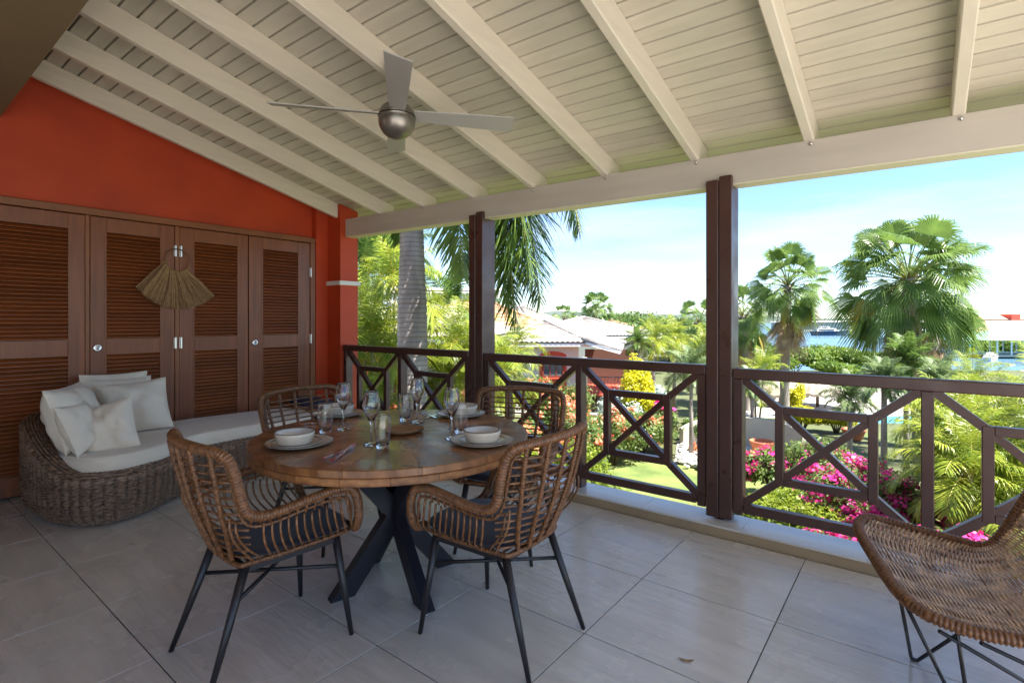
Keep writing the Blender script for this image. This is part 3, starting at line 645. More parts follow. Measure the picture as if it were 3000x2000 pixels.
# finer profile
PR = []
for (a, z, m_), (a2, z2, m2) in zip(prof, prof[1:]):
    for k in range(3): PR.append((a, z, m_, a2, z2, m2, k / 3))
PR.append((*prof[-1], *prof[-1], 0))
vs = []
for i in range(NOL):
    h = rimh(OL[i]); ribs = RIB(i)
    for (a, z, m_, a2, z2, m2, f) in PR:
        za = z if m_ == 0 else h + z; zb = z2 if m2 == 0 else h + z2
        off = a + (a2 - a) * f; zz = za + (zb - za) * f
        p = OL[i] + NRM[i] * (off + (0.018 * ribs if off > -0.06 or zz < 0.3 else 0)); vs.append((p.x, p.y, zz))
W_ = len(PR); fs = []
for i in range(NOL):
    k = (i + 1) % NOL
    for j in range(W_ - 1): fs.append((i * W_ + j, k * W_ + j, k * W_ + j + 1, i * W_ + j + 1))
body.add(vs, fs); obj('woven_body', body, M_wicker, db, True)
# horizontal weavers lying over the ribs: real strands, all joined
b = MB()
for q in range(44):
    for side in (0,):
        P = []
        for i in range(0, NOL):
            h = rimh(OL[i]); L_ = 0.02 + (h - 0.03) * q / 43.0
            zz = L_; ofs = -0.022 - 0.053 * (1 - min(1, zz / 0.09)) ** 1.3 + 0.022 * min(1, zz / 0.17) + 0.001
            ofs += 0.018 * RIB(i) + 0.0022 * math.cos(math.pi * (i // 4) + math.pi * q)
            p = OL[i] + NRM[i] * ofs; P.append((p.x, p.y, zz))
        b.tube(P, 0.0036, 4, True)
obj('weavers', b, M_wicker, db, True, kind='stuff')
b = MB()
for ring, (ofs, dz) in enumerate(((-0.006, 0.002), (-0.022, 0.010), (-0.040, 0.014), (-0.058, 0.014), (-0.075, 0.008), (-0.09, -0.006), (-0.1, -0.026), (-0.108, -0.05), (-0.11, -0.08))):
    P = []
    for i in range(NOL):
        p = OL[i] + NRM[i] * (ofs + 0.002 * math.cos(math.pi * i + ring)); P.append((p.x, p.y, rimh(OL[i]) + dz + 0.003 * math.cos(2.1 * i + 3 * ring)))
    b.tube(P, 0.0075, 5, True)
obj('rim_coils', b, M_wicker, db, True, kind='stuff')
deck = MB(); vs = []
for i in range(NOL): p = OL[i] + NRM[i] * -0.11; vs.append((p.x, p.y, 0.27))
deck.add(vs, [tuple(range(NOL))]); obj('deck', deck, M_wicker, db)
# mattress
mo = [(-5.19, 1.05), (-5.10, .90), (-4.88, .85), (-4.56, .87), (-4.34, .925), (-4.215, 1.03), (-4.19, 1.17), (-4.26, 1.36), (-4.39, 1.54), (-4.475, 1.76), (-4.505, 2.1), (-4.53, 2.5), (-4.60, 2.74), (-4.78, 2.84), (-5.0, 2.86), (-5.18, 2.78), (-5.24, 2.55), (-5.25, 2.1), (-5.22, 1.6)]
MO = resample([Vector(p) for p in catmull([(x, y, 0) for x, y in mo], 8, True)], 0.03, True); NM = len(MO)
mc = thing('mattress', 'thick cream mattress lying on the wicker daybed', 'mattress', (-4.8, 1.7, 0.33))
from mathutils import noise as mnoise
def shrink(P, d):
    out_ = []
    for i in range(len(P)):
        t = (P[(i + 1) % len(P)] - P[i - 1]).normalized(); n_ = Vector((-t.y, t.x, 0))
        c = Vector((-4.78, min(max(P[i].y, 1.15), 2.5), 0))
        if n_.dot(c - P[i]) < 0: n_ = -n_
        out_.append(P[i] + n_ * d)
    return out_
levels = [(0.02, 0.325), (0.004, 0.338), (0.0, 0.36), (-0.004, 0.385), (0.0, 0.415), (0.004, 0.437), (0.018, 0.450), (0.05, 0.456), (0.12, 0.460), (0.22, 0.463)]
vs = []; b = MB()
rings = [shrink(MO, d) for d, z in levels]
for (d, z), Rg in zip(levels, rings):
    for i, p in enumerate(Rg):
        nn = mnoise.noise(Vector((p.x * 6, p.y * 6, z * 8))) * 0.007; vs.append((p.x, p.y, z + nn * (1 if z > 0.35 else 0) - 0.012 * sm((p.y - 1.7) / 1) * (z - .33) * 8))
fs = []
for l_ in range(len(levels) - 1):
    for i in range(NM): k = (i + 1) % NM; fs.append((l_ * NM + i, l_ * NM + k, (l_ + 1) * NM + k, (l_ + 1) * NM + i))
fs.append(tuple((len(levels) - 1) * NM + i for i in range(NM))); fs.append(tuple(reversed(range(NM))))
b.add(vs, fs); obj('cover', b, M_cream, mc, True)
for z, d in ((0.447, 0.012), (0.331, 0.010)):
    b = MB().tube([(p.x, p.y, z - 0.012 * sm((p.y - 1.7) / 1) * (z - .33) * 8) for p in shrink(MO, d)], 0.0038, 5, True); obj('piping', b, M_cream, mc, True)
# scatter pillows
def pillow(label, c, w_, h_, th, yaw, tilt, roll=0.0, seed=0, crease=0.0):
    """upright pillow: width along local x, height along local z, thickness along y"""
    t = thing('pillow', label, 'pillow', c, 0, group='cream pillows piled on the daybed')
    t.rotation_euler = (tilt, roll, yaw); N = 26; sd_ = seed * 7.3
    def f(u, v, s_):
        x = 2 * u - 1; z = 2 * v - 1
        e = (max(0, 1 - abs(x) ** 2.6)) ** 0.62 * (max(0, 1 - abs(z) ** 2.6)) ** 0.62
        pinch = 1 - 0.07 * (1 - abs(x) ** 2) * abs(z) ** 4; pinch2 = 1 - 0.07 * (1 - abs(z) ** 2) * abs(x) ** 4
        wr = mnoise.noise(Vector((x * 2.2 + sd_, z * 2.2, s_ * 3))) * 0.045 + mnoise.noise(Vector((x * 6 + sd_, z * 3, s_))) * 0.008
        ed = 1 - e
        wr += 0.006 * math.sin((math.atan2(z, x)) * 17 + sd_) * sm((ed - 0.15) / 0.5) * e
        yy = s_ * (th / 2) * e * (1 + wr * 6) + crease * math.exp(-((x * 0.9 + z * 0.25) / 0.13) ** 2) * e * (s_ < 0) * (0.6 + 0.4 * z)
        return (x * w_ / 2 * pinch2, yy, z * h_ / 2 * pinch)
    b = MB(); b.grid(lambda u, v: f(u, v, -1), N, N); b.grid(lambda u, v: f(1 - u, v, 1), N, N)
    obj('cover', b, M_cream, t, True, w=False)
    E_ = [f(k / 24, 0, 1) for k in range(24)] + [f(1, k / 24, 1) for k in range(24)] + [f(1 - k / 24, 1, 1) for k in range(24)] + [f(0, 1 - k / 24, 1) for k in range(24)]
    obj('seam', MB().tube(E_, 0.0028, 5, True), M_cream, t, True, w=False)
    return t
# yaw 90 deg turns the front (-y side) towards +x, the open room
P90 = R(90)
pillow('cream pillow at the very back, its top edge showing above the others', (-5.20, 1.365, 0.70), 0.46, 0.43, 0.11, P90, R(-8), 0, 1)
pillow('cream pillow second from the wall, half hidden by the big square one', (-5.07, 1.345, 0.67), 0.47, 0.44, 0.18, P90 - 0.05, R(-14), 0.02, 2)
pillow('largest square cream pillow standing at the front of the pile', (-4.92, 1.425, 0.66), 0.46, 0.42, 0.20, P90 - 0.10, R(-20), -0.06, 3)
pillow('big cream pillow at the left end, leaning on the wicker rim', (-4.68, 0.985, 0.672), 0.56, 0.45, 0.25, R(-32), R(16), 0.0, 4)
pillow('small cream pillow squeezed between the left end pillow and the creased one', (-4.50, 0.985, 0.625), 0.34, 0.35, 0.17, R(-38), R(20), 0.06, 5)
pillow('small creased cream pillow lying in front of all the others', (-4.47, 1.135, 0.595), 0.33, 0.37, 0.17, R(58), R(-22), -0.28, 6, 0.05)
t = thing('navy_cushion', 'flat navy cushion at the far end of the daybed, beside the red pier', 'cushion', (-4.98, 2.93, 0.455))
def ncu(u, v):
    a = u * 2 * math.pi; ph = (v - 0.5) * math.pi; sg = lambda q, k_: math.copysign(abs(q) ** k_, q)
    return (-4.98 + 0.30 * sg(math.cos(ph), .4) * sg(math.cos(a), .4), 2.99 + 0.12 * sg(math.cos(ph), .4) * sg(math.sin(a), .4), 0.495 + 0.042 * sg(math.sin(ph), .8))
obj('cover', MB().grid(ncu, 32, 10, True), mat('navy_canvas', (0.03, 0.045, 0.10), 0.8), t, True)
# ------------------------------------------------------------------ raffia wall hanging
rc = Vector((-5.335, 1.868, 1.893)); hang = thing('raffia_hanging', 'fan-shaped raffia wall hanging on a cane ring, hung over the middle doors', 'wall hanging', rc)
P = [(rc.x, rc.y + 0.104 * math.cos(2 * math.pi * k / 40), rc.z + 0.104 * math.sin(2 * math.pi * k / 40)) for k in range(40)]
obj('ring', MB().tube(P, 0.0055, 8, True), M_ring, hang, True)
b = MB(); rnd = random.Random(4)
for layer in range(3):
    for k in range(250):
        f = (k + rnd.random()) / 330; a = R(187 + 163 * f); ta = R(219 + 128 * f) + rnd.gauss(0, 0.018); L_ = 0.405 + 0.035 * math.sin(math.pi * f) + rnd.gauss(0, 0.008)
        p0 = Vector((rc.x - 0.002 + 0.004 * layer, rc.y + 0.103 * math.cos(a), rc.z + 0.103 * math.sin(a)))
        p2 = Vector((rc.x + rnd.uniform(-0.008, 0.022), rc.y + L_ * math.cos(ta), rc.z + L_ * math.sin(ta))); p1 = p0.lerp(p2, 0.45) + Vector((rnd.uniform(0.0, 0.028), rnd.gauss(0, .003), rnd.gauss(0, .003)))
        wd = rnd.uniform(0.0014, 0.0030); side = Vector((0, -(p2 - p0).z, (p2 - p0).y)).normalized()
        vs = [p0 - side * wd, p0 + side * wd, p1 + side * wd, p1 - side * wd, p2 + side * wd * .6, p2 - side * wd * .6]
        b.cur = 1 if rnd.random() < 0.35 else 0; b.add(vs, [(0, 1, 2, 3), (3, 2, 4, 5)])
obj('raffia', b, [M_raffia, mat('raffia_brown', (0.15, 0.075, 0.03), 0.8)], hang, kind='stuff')
b = MB()
for k in range(46):
    a = R(187 + 163 * k / 45); c = Vector((rc.x, rc.y + 0.104 * math.cos(a), rc.z + 0.104 * math.sin(a))); r_ = Vector((0, math.cos(a), math.sin(a))) * 0.009
    b.tube([c - r_ + Vector((0.004, 0, 0)), c + Vector((0.009, 0, 0)), c + r_ + Vector((0.004, 0, 0))], 0.0028, 5)
obj('knots', b, M_raffia, hang, True, kind='stuff')
# ------------------------------------------------------------------ basket lounge chair at the right
LO = Vector((0.2, 2.55, 0)); lc = thing('basket_lounge_chair', 'wide woven wicker lounge chair on black hairpin legs, cut by the right edge', 'lounge chair', LO)
far = catmull([(-0.153, 2.941, 0.428), (-0.04, 2.955, 0.415), (0.12, 2.955, 0.400), (0.215, 2.95, 0.395), (0.27, 2.95, 0.45), (0.335, 2.95, 0.60), (0.41, 2.93, 0.76), (0.48, 2.86, 0.86)], 12)
near = catmull([(0.032, 2.182, 0.382), (0.121, 2.171, 0.376), (0.195, 2.175, 0.380), (0.30, 2.19, 0.395), (0.42, 2.21, 0.46), (0.54, 2.25, 0.60), (0.63, 2.32, 0.76), (0.67, 2.42, 0.86)], 12)
front = catmull([(0.032, 2.182, 0.382), (-0.017, 2.223, 0.388), (-0.067, 2.313, 0.395), (-0.137, 2.519, 0.408), (-0.202, 2.737, 0.424), (-0.206, 2.85, 0.429), (-0.190, 2.915, 0.430), (-0.153, 2.941, 0.428)], 12)
topc = catmull([(0.48, 2.86, 0.86), (0.57, 2.72, 0.90), (0.63, 2.58, 0.90), (0.67, 2.42, 0.86)], 10)
loop = front + far[1:] + topc[1:] + list(reversed(near))[1:-1]
obj('rim', wrapped(MB(), loop, 0.0215, 10, True, 0.0125, 0.10), M_rim, lc, True)
def samp(P, f):
    f = max(0, min(0.99999, f)) * (len(P) - 1); i = int(f); return P[i].lerp(P[i + 1], f - i)
def SF(u, v):
    # u 0..1 front->top ; v 0..1 near->far ; Coons-like patch with sag
    a = samp(near, u); c = samp(far, u); p = a.lerp(c, v)
    fr_ = samp(front, v); to_ = samp(list(reversed(topc)), v)
    l0 = near[0].lerp(far[0], v); l1 = near[-1].lerp(far[-1], v)
    p = p + (fr_ - l0) * (1 - u) + (to_ - l1) * u
    bow = math.sin(math.pi * v) ** 0.8; s_ = math.sin(math.pi * min(1, u * 1.05)) ** 0.7
    p = p + Vector((0.05 * bow * sm((u - 0.45) / 0.3), 0, -0.05 * bow * s_ * (1 - 0.4 * u)))
    return p
b = MB(); NS = 124; stakes = [0.055 + 0.089 * k for k in range(11)]
for s_ in range(NS):
    u = 0.008 + 0.984 * s_ / (NS - 1); P = []
    for k in range(45):
        v = k / 44; p = SF(u, v)
        e = 1e-2; n_ = (SF(min(1, u + e), v) - SF(max(0, u - e), v)).cross(SF(u, min(1, v + e)) - SF(u, max(0, v - e))); n_ = n_.normalized() if n_.length > 1e-9 else Vector((0, 0, 1))
        ph = math.cos(math.pi * (v - stakes[0]) / 0.089 + math.pi * (s_ % 2)); P.append(p + n_ * (0.0065 * ph * min(1, 12 * v, 12 * (1 - v))))
    b.tube(P, 0.0043, 5)
obj('weave', b, M_strand, lc, True, kind='stuff')
for v in stakes:
    P = [SF(k / 40, v) for k in range(41)]
    obj('stake', MB().tube(P, 0.0042, 6), M_strand, lc, True)
for nm, P in (('leg', [(-0.045, 2.27, 0.362), (-0.02, 2.608, 0.006), (0.0, 2.606, 0.006), (0.22, 2.50, 0.33)]),
              ('leg', [(-0.03, 2.26, 0.360), (0.115, 2.335, 0.006), (0.14, 2.34, 0.006), (0.10, 2.19, 0.35)]),
              ('leg', [(0.055, 2.165, 0.350), (0.52, 2.52, 0.006), (0.54, 2.53, 0.006), (0.45, 2.3, 0.33)]),
              ('leg', [(0.155, 2.165, 0.350), (0.72, 2.62, 0.006), (0.73, 2.64, 0.006), (0.42, 2.62, 0.32)])):
    P2 = []
    V = [Vector(p) for p in P]
    P2 = [V[0], V[0].lerp(V[1], 0.5), V[0].lerp(V[1], 0.97), V[1], V[2], V[2].lerp(V[3], 0.05), V[2].lerp(V[3], 0.5), V[3]]
    obj(nm, MB().tube(P2, 0.0065, 8), M_leg, lc, True)
b = MB(); P = [SF(0.10, v) + Vector((0.0, 0, -0.012)) for v in (0.05, .3, .5, .7, .95)] + [SF(0.42, v) + Vector((0, 0, -0.014)) for v in (0.95, .7, .5, .3, .05)]
b.tube(P, 0.0065, 8, True); obj('seat_ring', b, M_leg, lc, True)

# a fallen dry leaf on the tiles and two small floor specks
lf = at(2010, H * 1523 / (1936 - 937), 0.002); t = thing('dry_leaf', 'small curled dry leaf lying on the floor tile in front of the lounge chair', 'leaf', lf, 0.4)
V = []
for k in range(9): f = k / 8 - 0.5; wd = 0.0075 * (1 - (2 * f) ** 2) ** 0.5 + 0.0004; V += [(f * 0.058, -wd, 0.001 + 0.006 * (2 * f) ** 2), (f * 0.058, 0.0, 0.0045 + 0.004 * (2 * f) ** 2), (f * 0.058, wd, 0.001 + 0.009 * (2 * f) ** 2)]
obj('blade', MB().add(V, [(i * 3 + j, i * 3 + 3 + j, i * 3 + 4 + j, i * 3 + 1 + j) for i in range(8) for j in (0, 1)]), M_raffia, t, True, w=False)
# ------------------------------------------------------------------ vegetation builders
import numpy as np
NR = np.random.RandomState(11)
def leafmat(name, c1, c2, scale=1.5, tl=0.48, rough=0.45, rand=0.12):
    c1 = tuple(min(.9, c * 1.35) for c in c1); c2 = tuple(min(.9, c * 1.35) for c in c2)
    return mat(name, c1, rough, noise=(scale, 0.25, ONE, 5, c2), translucent=tl, rand=rand, spec=0.4)
L_box = leafmat('hedge_leaf', (0.085, 0.155, 0.018), (0.26, 0.30, 0.022), 5)
L_bush = leafmat('bush_leaf', (0.045, 0.11, 0.02), (0.12, 0.20, 0.035), 4)
L_boug = leafmat('bougainvillea_leaf', (0.075, 0.15, 0.035), (0.20, 0.25, 0.07), 5)
L_silver = leafmat('silver_leaf', (0.28, 0.36, 0.32), (0.48, 0.54, 0.48), 6, 0.2)
L_yellow = leafmat('golden_leaf', (0.30, 0.32, 0.012), (0.55, 0.50, 0.02), 3)
L_mang = leafmat('mangrove_leaf', (0.075, 0.15, 0.02), (0.17, 0.24, 0.03), 0.9)
L_tree = leafmat('tree_leaf', (0.045, 0.10, 0.022), (0.11, 0.17, 0.035), 0.6)
L_red = leafmat('red_leaf', (0.40, 0.10, 0.05), (0.55, 0.30, 0.12), 5)
F_pink = leafmat('pink_bract', (0.70, 0.02, 0.19), (0.85, 0.06, 0.30), 6, 0.3)
F_coral = leafmat('coral_flower', (0.62, 0.12, 0.06), (0.75, 0.28, 0.16), 6, 0.3)
P_green = leafmat('palm_leaf', (0.075, 0.145, 0.035), (0.15, 0.22, 0.05), 2.5, 0.45, 0.35)
P_royal = leafmat('royal_palm_leaf', (0.07, 0.14, 0.03), (0.20, 0.28, 0.06), 3, 0.35, 0.32)
P_lime = leafmat('areca_leaf', (0.12, 0.21, 0.026), (0.30, 0.33, 0.035), 2.5, 0.4, 0.35)
P_grey = leafmat('grey_green_palm_leaf', (0.105, 0.17, 0.07), (0.22, 0.28, 0.13), 3, 0.42, 0.35)
P_dead = leafmat('dead_palm_leaf', (0.24, 0.155, 0.085), (0.44, 0.32, 0.19), 4, 0.15, 0.7)
P_yel = leafmat('yellowing_palm_leaf', (0.20, 0.20, 0.03), (0.46, 0.34, 0.07), 3, 0.3, 0.4)
M_stalk = mat('leaf_stalk', (0.22, 0.26, 0.07), 0.45)
M_ystalk = mat('yellow_stalk', (0.50, 0.42, 0.08), 0.45)
M_bark = mat('brown_bark', (0.14, 0.09, 0.055), 0.85, noise=(8, 0.35, (1, 1, 3), 5), bump=(20, 0.5, (1, 1, 4), 0.02))
M_trunk = mat('grey_palm_trunk', (0.27, 0.225, 0.195), 0.8, noise=(5, 0.2, (1, 1, 0.35), 6, (0.42, 0.37, 0.33)), bump=(16, 0.35, (0.6, 0.6, 6), 0.015))
def add_rings(m, scale, dark=0.45):
    n = m.node_tree.nodes; l = m.node_tree.links; t = n.new('ShaderNodeTexCoord'); wv = n.new('ShaderNodeTexWave'); wv.bands_direction = 'Z'; wv.inputs['Scale'].default_value = scale
    wv.inputs['Distortion'].default_value = 1.2; wv.inputs['Detail'].default_value = 2; wv.inputs['Detail Scale'].default_value = 1.5; l.new(t.outputs['Object'], wv.inputs['Vector'])
    rp = n.new('ShaderNodeValToRGB'); rp.color_ramp.elements[0].position = 0.0; rp.color_ramp.elements[0].color = (dark, dark * .9, dark * .85, 1); rp.color_ramp.elements[1].position = 0.16; rp.color_ramp.elements[1].color = (1, 1, 1, 1)
    l.new(wv.outputs['Fac'], rp.inputs[0]); mm = n.new('ShaderNodeMix'); mm.data_type = 'RGBA'; mm.blend_type = 'MULTIPLY'; mm.inputs['Factor'].default_value = 1
    b = n['Principled BSDF']; src = b.inputs['Base Color'].links[0].from_socket; l.new(src, mm.inputs['A']); l.new(rp.outputs[0], mm.inputs['B']); l.new(mm.outputs['Result'], b.inputs['Base Color'])
add_rings(M_trunk, 4.6, 0.62)
M_twig = mat('thin_stem', (0.12, 0.085, 0.05), 0.8)
def npmesh(name, V, Fq, material, smooth=False):
    """V (n,3) vertices; Fq (m,k) faces of one size"""
    me = bpy.data.meshes.new(name); m, k = Fq.shape
    me.vertices.add(len(V)); me.vertices.foreach_set('co', V.astype(np.float32).ravel())
    me.loops.add(m * k); me.loops.foreach_set('vertex_index', Fq.astype(np.int32).ravel())
    me.polygons.add(m); me.polygons.foreach_set('loop_start', (np.arange(m) * k).astype(np.int32)); me.polygons.foreach_set('loop_total', np.full(m, k, np.int32))
    if smooth: me.polygons.foreach_set('use_smooth', np.ones(m, bool))
    me.materials.append(material); me.update(calc_edges=True); return me
def cloud(C, N, size, aspect=2.0, up=0.35, rs=NR):
    """a leaf (folded rhombus of two triangles as a quad) at every centre C with rough normal N"""
    n = len(C); nn = N + rs.normal(0, 0.55, (n, 3)); nn[:, 2] += up; nn /= np.linalg.norm(nn, axis=1)[:, None] + 1e-9
    t = np.cross(nn, rs.normal(0, 1, (n, 3))); t /= np.linalg.norm(t, axis=1)[:, None] + 1e-9; b = np.cross(nn, t)
    s = size * rs.uniform(0.6, 1.35, n)[:, None]; hl = t * s; hw = b * s / aspect
    V = np.stack([C - hl, C + hw - nn * s * 0.12, C + hl, C - hw - nn * s * 0.12], 1).reshape(-1, 3)
    return V, np.arange(n * 4).reshape(n, 4)
def lumps(n, rx, ry, rz, k, rs, flat=0.0):
    """points in the outer part of a body made of k overlapping lobes"""
    L = rs.normal(0, 1, (k, 3)); L /= np.linalg.norm(L, axis=1)[:, None]; L[:, 2] = np.abs(L[:, 2]) * 0.8 - 0.15
    L *= rs.uniform(0.35, 0.72, k)[:, None]; rad = rs.uniform(0.30, 0.52, k)
    i = rs.randint(0, k, n); D = rs.normal(0, 1, (n, 3)); D /= np.linalg.norm(D, axis=1)[:, None]
    r = rs.uniform(0.0, 1, n) ** 0.30
    P = L[i] + D * (rad[i] * r)[:, None]; P = P * np.array([rx, ry, rz]) / 0.92
    return P, D
def bush(name, label, cat, base, rx, ry, h, n, size, m, k=14, group=None, flowers=None, seed=0, boxy=False, stems=True):
    rs = np.random.RandomState(100 + seed); t = thing(name, label, cat, base, 0, group)
    if boxy:
        D = rs.normal(0, 1, (n, 3)); D /= np.linalg.norm(D, axis=1)[:, None]; Dp = np.sign(D) * np.abs(D) ** 0.55; Dp /= np.max(np.abs(Dp), axis=1)[:, None] ** 0.8
        r = rs.uniform(0.72, 1.03, n)[:, None] ** 0.8; P = Dp * r * np.array([rx, ry, h / 2]) * 0.95; P[:, 2] += 0.06 * h * np.sin(P[:, 0] * 5 + seed) * np.cos(P[:, 1] * 4)
    else: P, D = lumps(n, rx, ry, h / 2, k, rs)
    P[:, 2] += h / 2; P[:, 2] = np.maximum(P[:, 2], 0.02 + rs.uniform(0, 0.1, n))
    V, Fq = cloud(P, D, size, 1.9, rs=rs); piece('foliage', npmesh('foliage', V, Fq, m), t)
    if flowers:
        fm, nf, fs, low = flowers; kk = max(6, nf // 26); sel = rs.randint(0, n, kk * 6); cand = P[sel]; dd = D[sel]
        ok = cand[:, 2] > h * low; cand = cand[ok][:kk]; dd = dd[ok][:kk]
        if len(cand):
            i = rs.randint(0, len(cand), nf); Q = cand[i] + dd[i] * size + rs.normal(0, 1, (nf, 3)) * np.array([1, 1, 0.6]) * min(rx, 0.9) * 0.085
            V, Fq = cloud(Q, dd[i], fs, 1.15, rs=rs); piece('flowers', npmesh('flowers', V, Fq, fm), t)
    if stems:
        b = MB()
        for q in range(7):
            a = q * 0.9 + seed; b.tube([(0.05 * math.cos(a), 0.05 * math.sin(a), -0.02), (0.25 * rx * math.cos(a), 0.25 * ry * math.sin(a), h * 0.35), (0.5 * rx * math.cos(a + .4), 0.5 * ry * math.sin(a + .4), h * 0.65)], 0.018 + 0.006 * h, 5)
        obj('stem', b, M_twig, t, True, w=False)
    return t
def tree(name, label, base, h, r, rz, n, size, m, seed=0, group=None, trunk_r=0.12, cat='tree'):
    rs = np.random.RandomState(300 + seed); t = thing(name, label, cat, base, 0, group)
    P, D = lumps(n, r, r, rz, 16, rs); P[:, 2] += h - rz
    V, Fq = cloud(P, D, size, 1.8, rs=rs); piece('crown', npmesh('crown', V, Fq, m), t)
    b = MB().tube([(0, 0, -0.3), (0.05, 0.02, h * 0.3), (0.0, 0.08, h * 0.75)], lambda i: trunk_r * (1, 0.8, 0.5)[i], 8)
    for q in range(5):
        a = q * 1.3 + seed; b.tube([(0.02, 0.04, h * 0.4 + 0.05 * q), (r * 0.35 * math.cos(a), r * 0.35 * math.sin(a), h * 0.7), (r * 0.65 * math.cos(a), r * 0.65 * math.sin(a), h * 0.85)], lambda i: trunk_r * (0.45, 0.3, 0.12)[i], 6)
    obj('trunk', b, M_bark, t, True, w=False); return t
def rachis(incl, L, droop, n=14, power=1.6):
    P = []; x = z = 0.0; ds = L / n
    for i in range(n + 1):
        P.append((x, 0.0, z)); a = incl - droop * ((i + 0.5) / n) ** power; x += math.cos(a) * ds; z += math.sin(a) * ds
    return [Vector(p) for p in P]
def leafstrip(V, Fq, p0, d, side, L, w_, sag, twist=0.0):
    """narrow leaflet of three cross sections: grows along d, sags with gravity"""
    b0 = len(V); up = Vector((0, 0, 1))
    p1 = p0 + d * (L * 0.42) + up * (-sag * 0.22 * L); p2 = p0 + d * (L * 0.80) + up * (-sag * 0.62 * L); p3 = p0 + d * (L * 0.97) + up * (-sag * L)
    V += [p0 - side * w_ * 0.35, p0 + side * w_ * 0.35, p1 - side * w_, p1 + side * w_, p2 - side * w_ * 0.7, p2 + side * w_ * 0.7, p3 - side * w_ * .08, p3 + side * w_ * .08]
    Fq += [(b0, b0 + 1, b0 + 3, b0 + 2), (b0 + 2, b0 + 3, b0 + 5, b0 + 4), (b0 + 4, b0 + 5, b0 + 7, b0 + 6)]
def pinnate(name, path, m, n=46, L=0.42, w_=0.012, sag=0.35, start=0.16, fwd=0.55, seed=0, ranks=2, rr=0.010, stalk=None, lift=0.25):
    rnd = random.Random(seed); V = []; Fq = []; path = resample(path, sum((path[i + 1] - path[i]).length for i in range(len(path) - 1)) / 60)
    N = len(path) - 1
    for k in range(n):
        f = start + (1 - start) * (k + rnd.uniform(-.2, .2)) / n; f = max(start, min(0.998, f)); i = min(N - 1, int(f * N)); p = path[i].lerp(path[i + 1], f * N - i)
        t = (path[min(N, i + 1)] - path[max(0, i - 1)]).normalized(); sd = Vector((0, 1, 0)); sd = (sd - t * sd.dot(t)).normalized(); nn = sd.cross(t)
        if nn.z < 0: nn = -nn
        env = math.sin(math.pi * min(1, 0.12 + 0.86 * (f - start) / (1 - start)) ** 0.75) ** 0.6
        for s_ in (-1, 1):
            for q in range(ranks // 2):
                lf = lift + (q - 0.5 * (ranks // 2 - 1)) * 0.9 + rnd.gauss(0, 0.22)
                d = (sd * s_ * 1.0 + t * (fwd + 0.5 * f) + nn * lf).normalized()
                side = d.cross(nn + Vector((0, 0, 0.2))).normalized()
                leafstrip(V, Fq, p, d, side, L * env * rnd.uniform(0.85, 1.1), w_ * rnd.uniform(0.8, 1.15), sag * rnd.uniform(0.7, 1.3))
    me = npmesh(name, np.array([tuple(v) for v in V]), np.array(Fq), m)
    # rachis tube merged in as second material
    b = MB().tube(path, lambda i: rr * (1.25 - 1.0 * i / (N + 1)), 5, cap=False)
    me2 = bpy.data.meshes.new(name); vs = [tuple(v) for v in V] + b.v; o_ = len(V); fs = [tuple(f) for f in Fq] + [tuple(i + o_ for i in f) for f in b.f]
    me2.from_pydata(vs, [], fs); me2.materials.append(m); me2.materials.append(stalk or M_stalk)
    me2.polygons.foreach_set('material_index', [0] * len(Fq) + [1] * len(b.f)); me2.update(); bpy.data.meshes.remove(me); return me2
def fan(name, m, incl, stalk=0.8, rad=0.75, nseg=30, droop=0.5, sag=0.5, seed=0, spread=2.5, split=0.55, stalkm=None):
    """palmate leaf: stalk, then pleated segments whose outer halves hang"""
    rnd = random.Random(seed); P = rachis(incl, stalk, droop * 0.8, 8, 1.2); hub = P[-1]; a0 = incl - droop * 0.9; t = Vector((math.cos(a0), 0, math.sin(a0))); sd = Vector((0, 1, 0)); nn = sd.cross(t)
    if nn.z < 0: nn = -nn
    V = []; Fq = []
    for k in range(nseg):
        a = -spread / 2 + spread * (k + 0.5) / nseg; L = rad * (0.78 + 0.22 * math.cos(a)) * rnd.uniform(0.9, 1.08); cup = 0.25 * abs(math.sin(a)) 
        d = (t * math.cos(a) + sd * math.sin(a) + nn * cup).normalized(); da = spread / nseg / 2
        e = (sd * math.cos(a) - t * math.sin(a)).normalized(); wd = math.tan(da) * L * split * 1.05
        b0 = len(V); up = Vector((0, 0, 1)); p1 = hub + d * (L * split) - up * (0.08 * sag * L); fold = nn * wd * 0.55
        p2 = hub + d * (L * (split + (1 - split) * 0.5)) - up * (0.26 * sag * L + rnd.uniform(0, .03)); p3 = hub + d * (L * (split + (1 - split) * 0.78)) - up * (L * sag * 0.62 * rnd.uniform(0.8, 1.25))
        V += [hub, p1 - e * wd - fold * .5, p1 + fold * .5, p1 + e * wd - fold * .5, p2 - e * wd * .62, p2 + e * wd * .62, p3 - e * wd * .1, p3 + e * wd * .1]
        Fq += [(b0, b0 + 1, b0 + 2), (b0, b0 + 2, b0 + 3), (b0 + 1, b0 + 4, b0 + 2), (b0 + 2, b0 + 5, b0 + 3), (b0 + 2, b0 + 4, b0 + 5), (b0 + 4, b0 + 6, b0 + 7), (b0 + 4, b0 + 7, b0 + 5)]
    b = MB().tube(P, 0.014, 5, cap=False); me = bpy.data.meshes.new(name); o_ = len(V)
    me.from_pydata([tuple(v) for v in V] + b.v, [], Fq + [tuple(i + o_ for i in f) for f in b.f]); me.materials.append(m); me.materials.append(stalkm or M_stalk)
    me.polygons.foreach_set('material_index', [0] * len(Fq) + [1] * len(b.f)); me.update(); return me
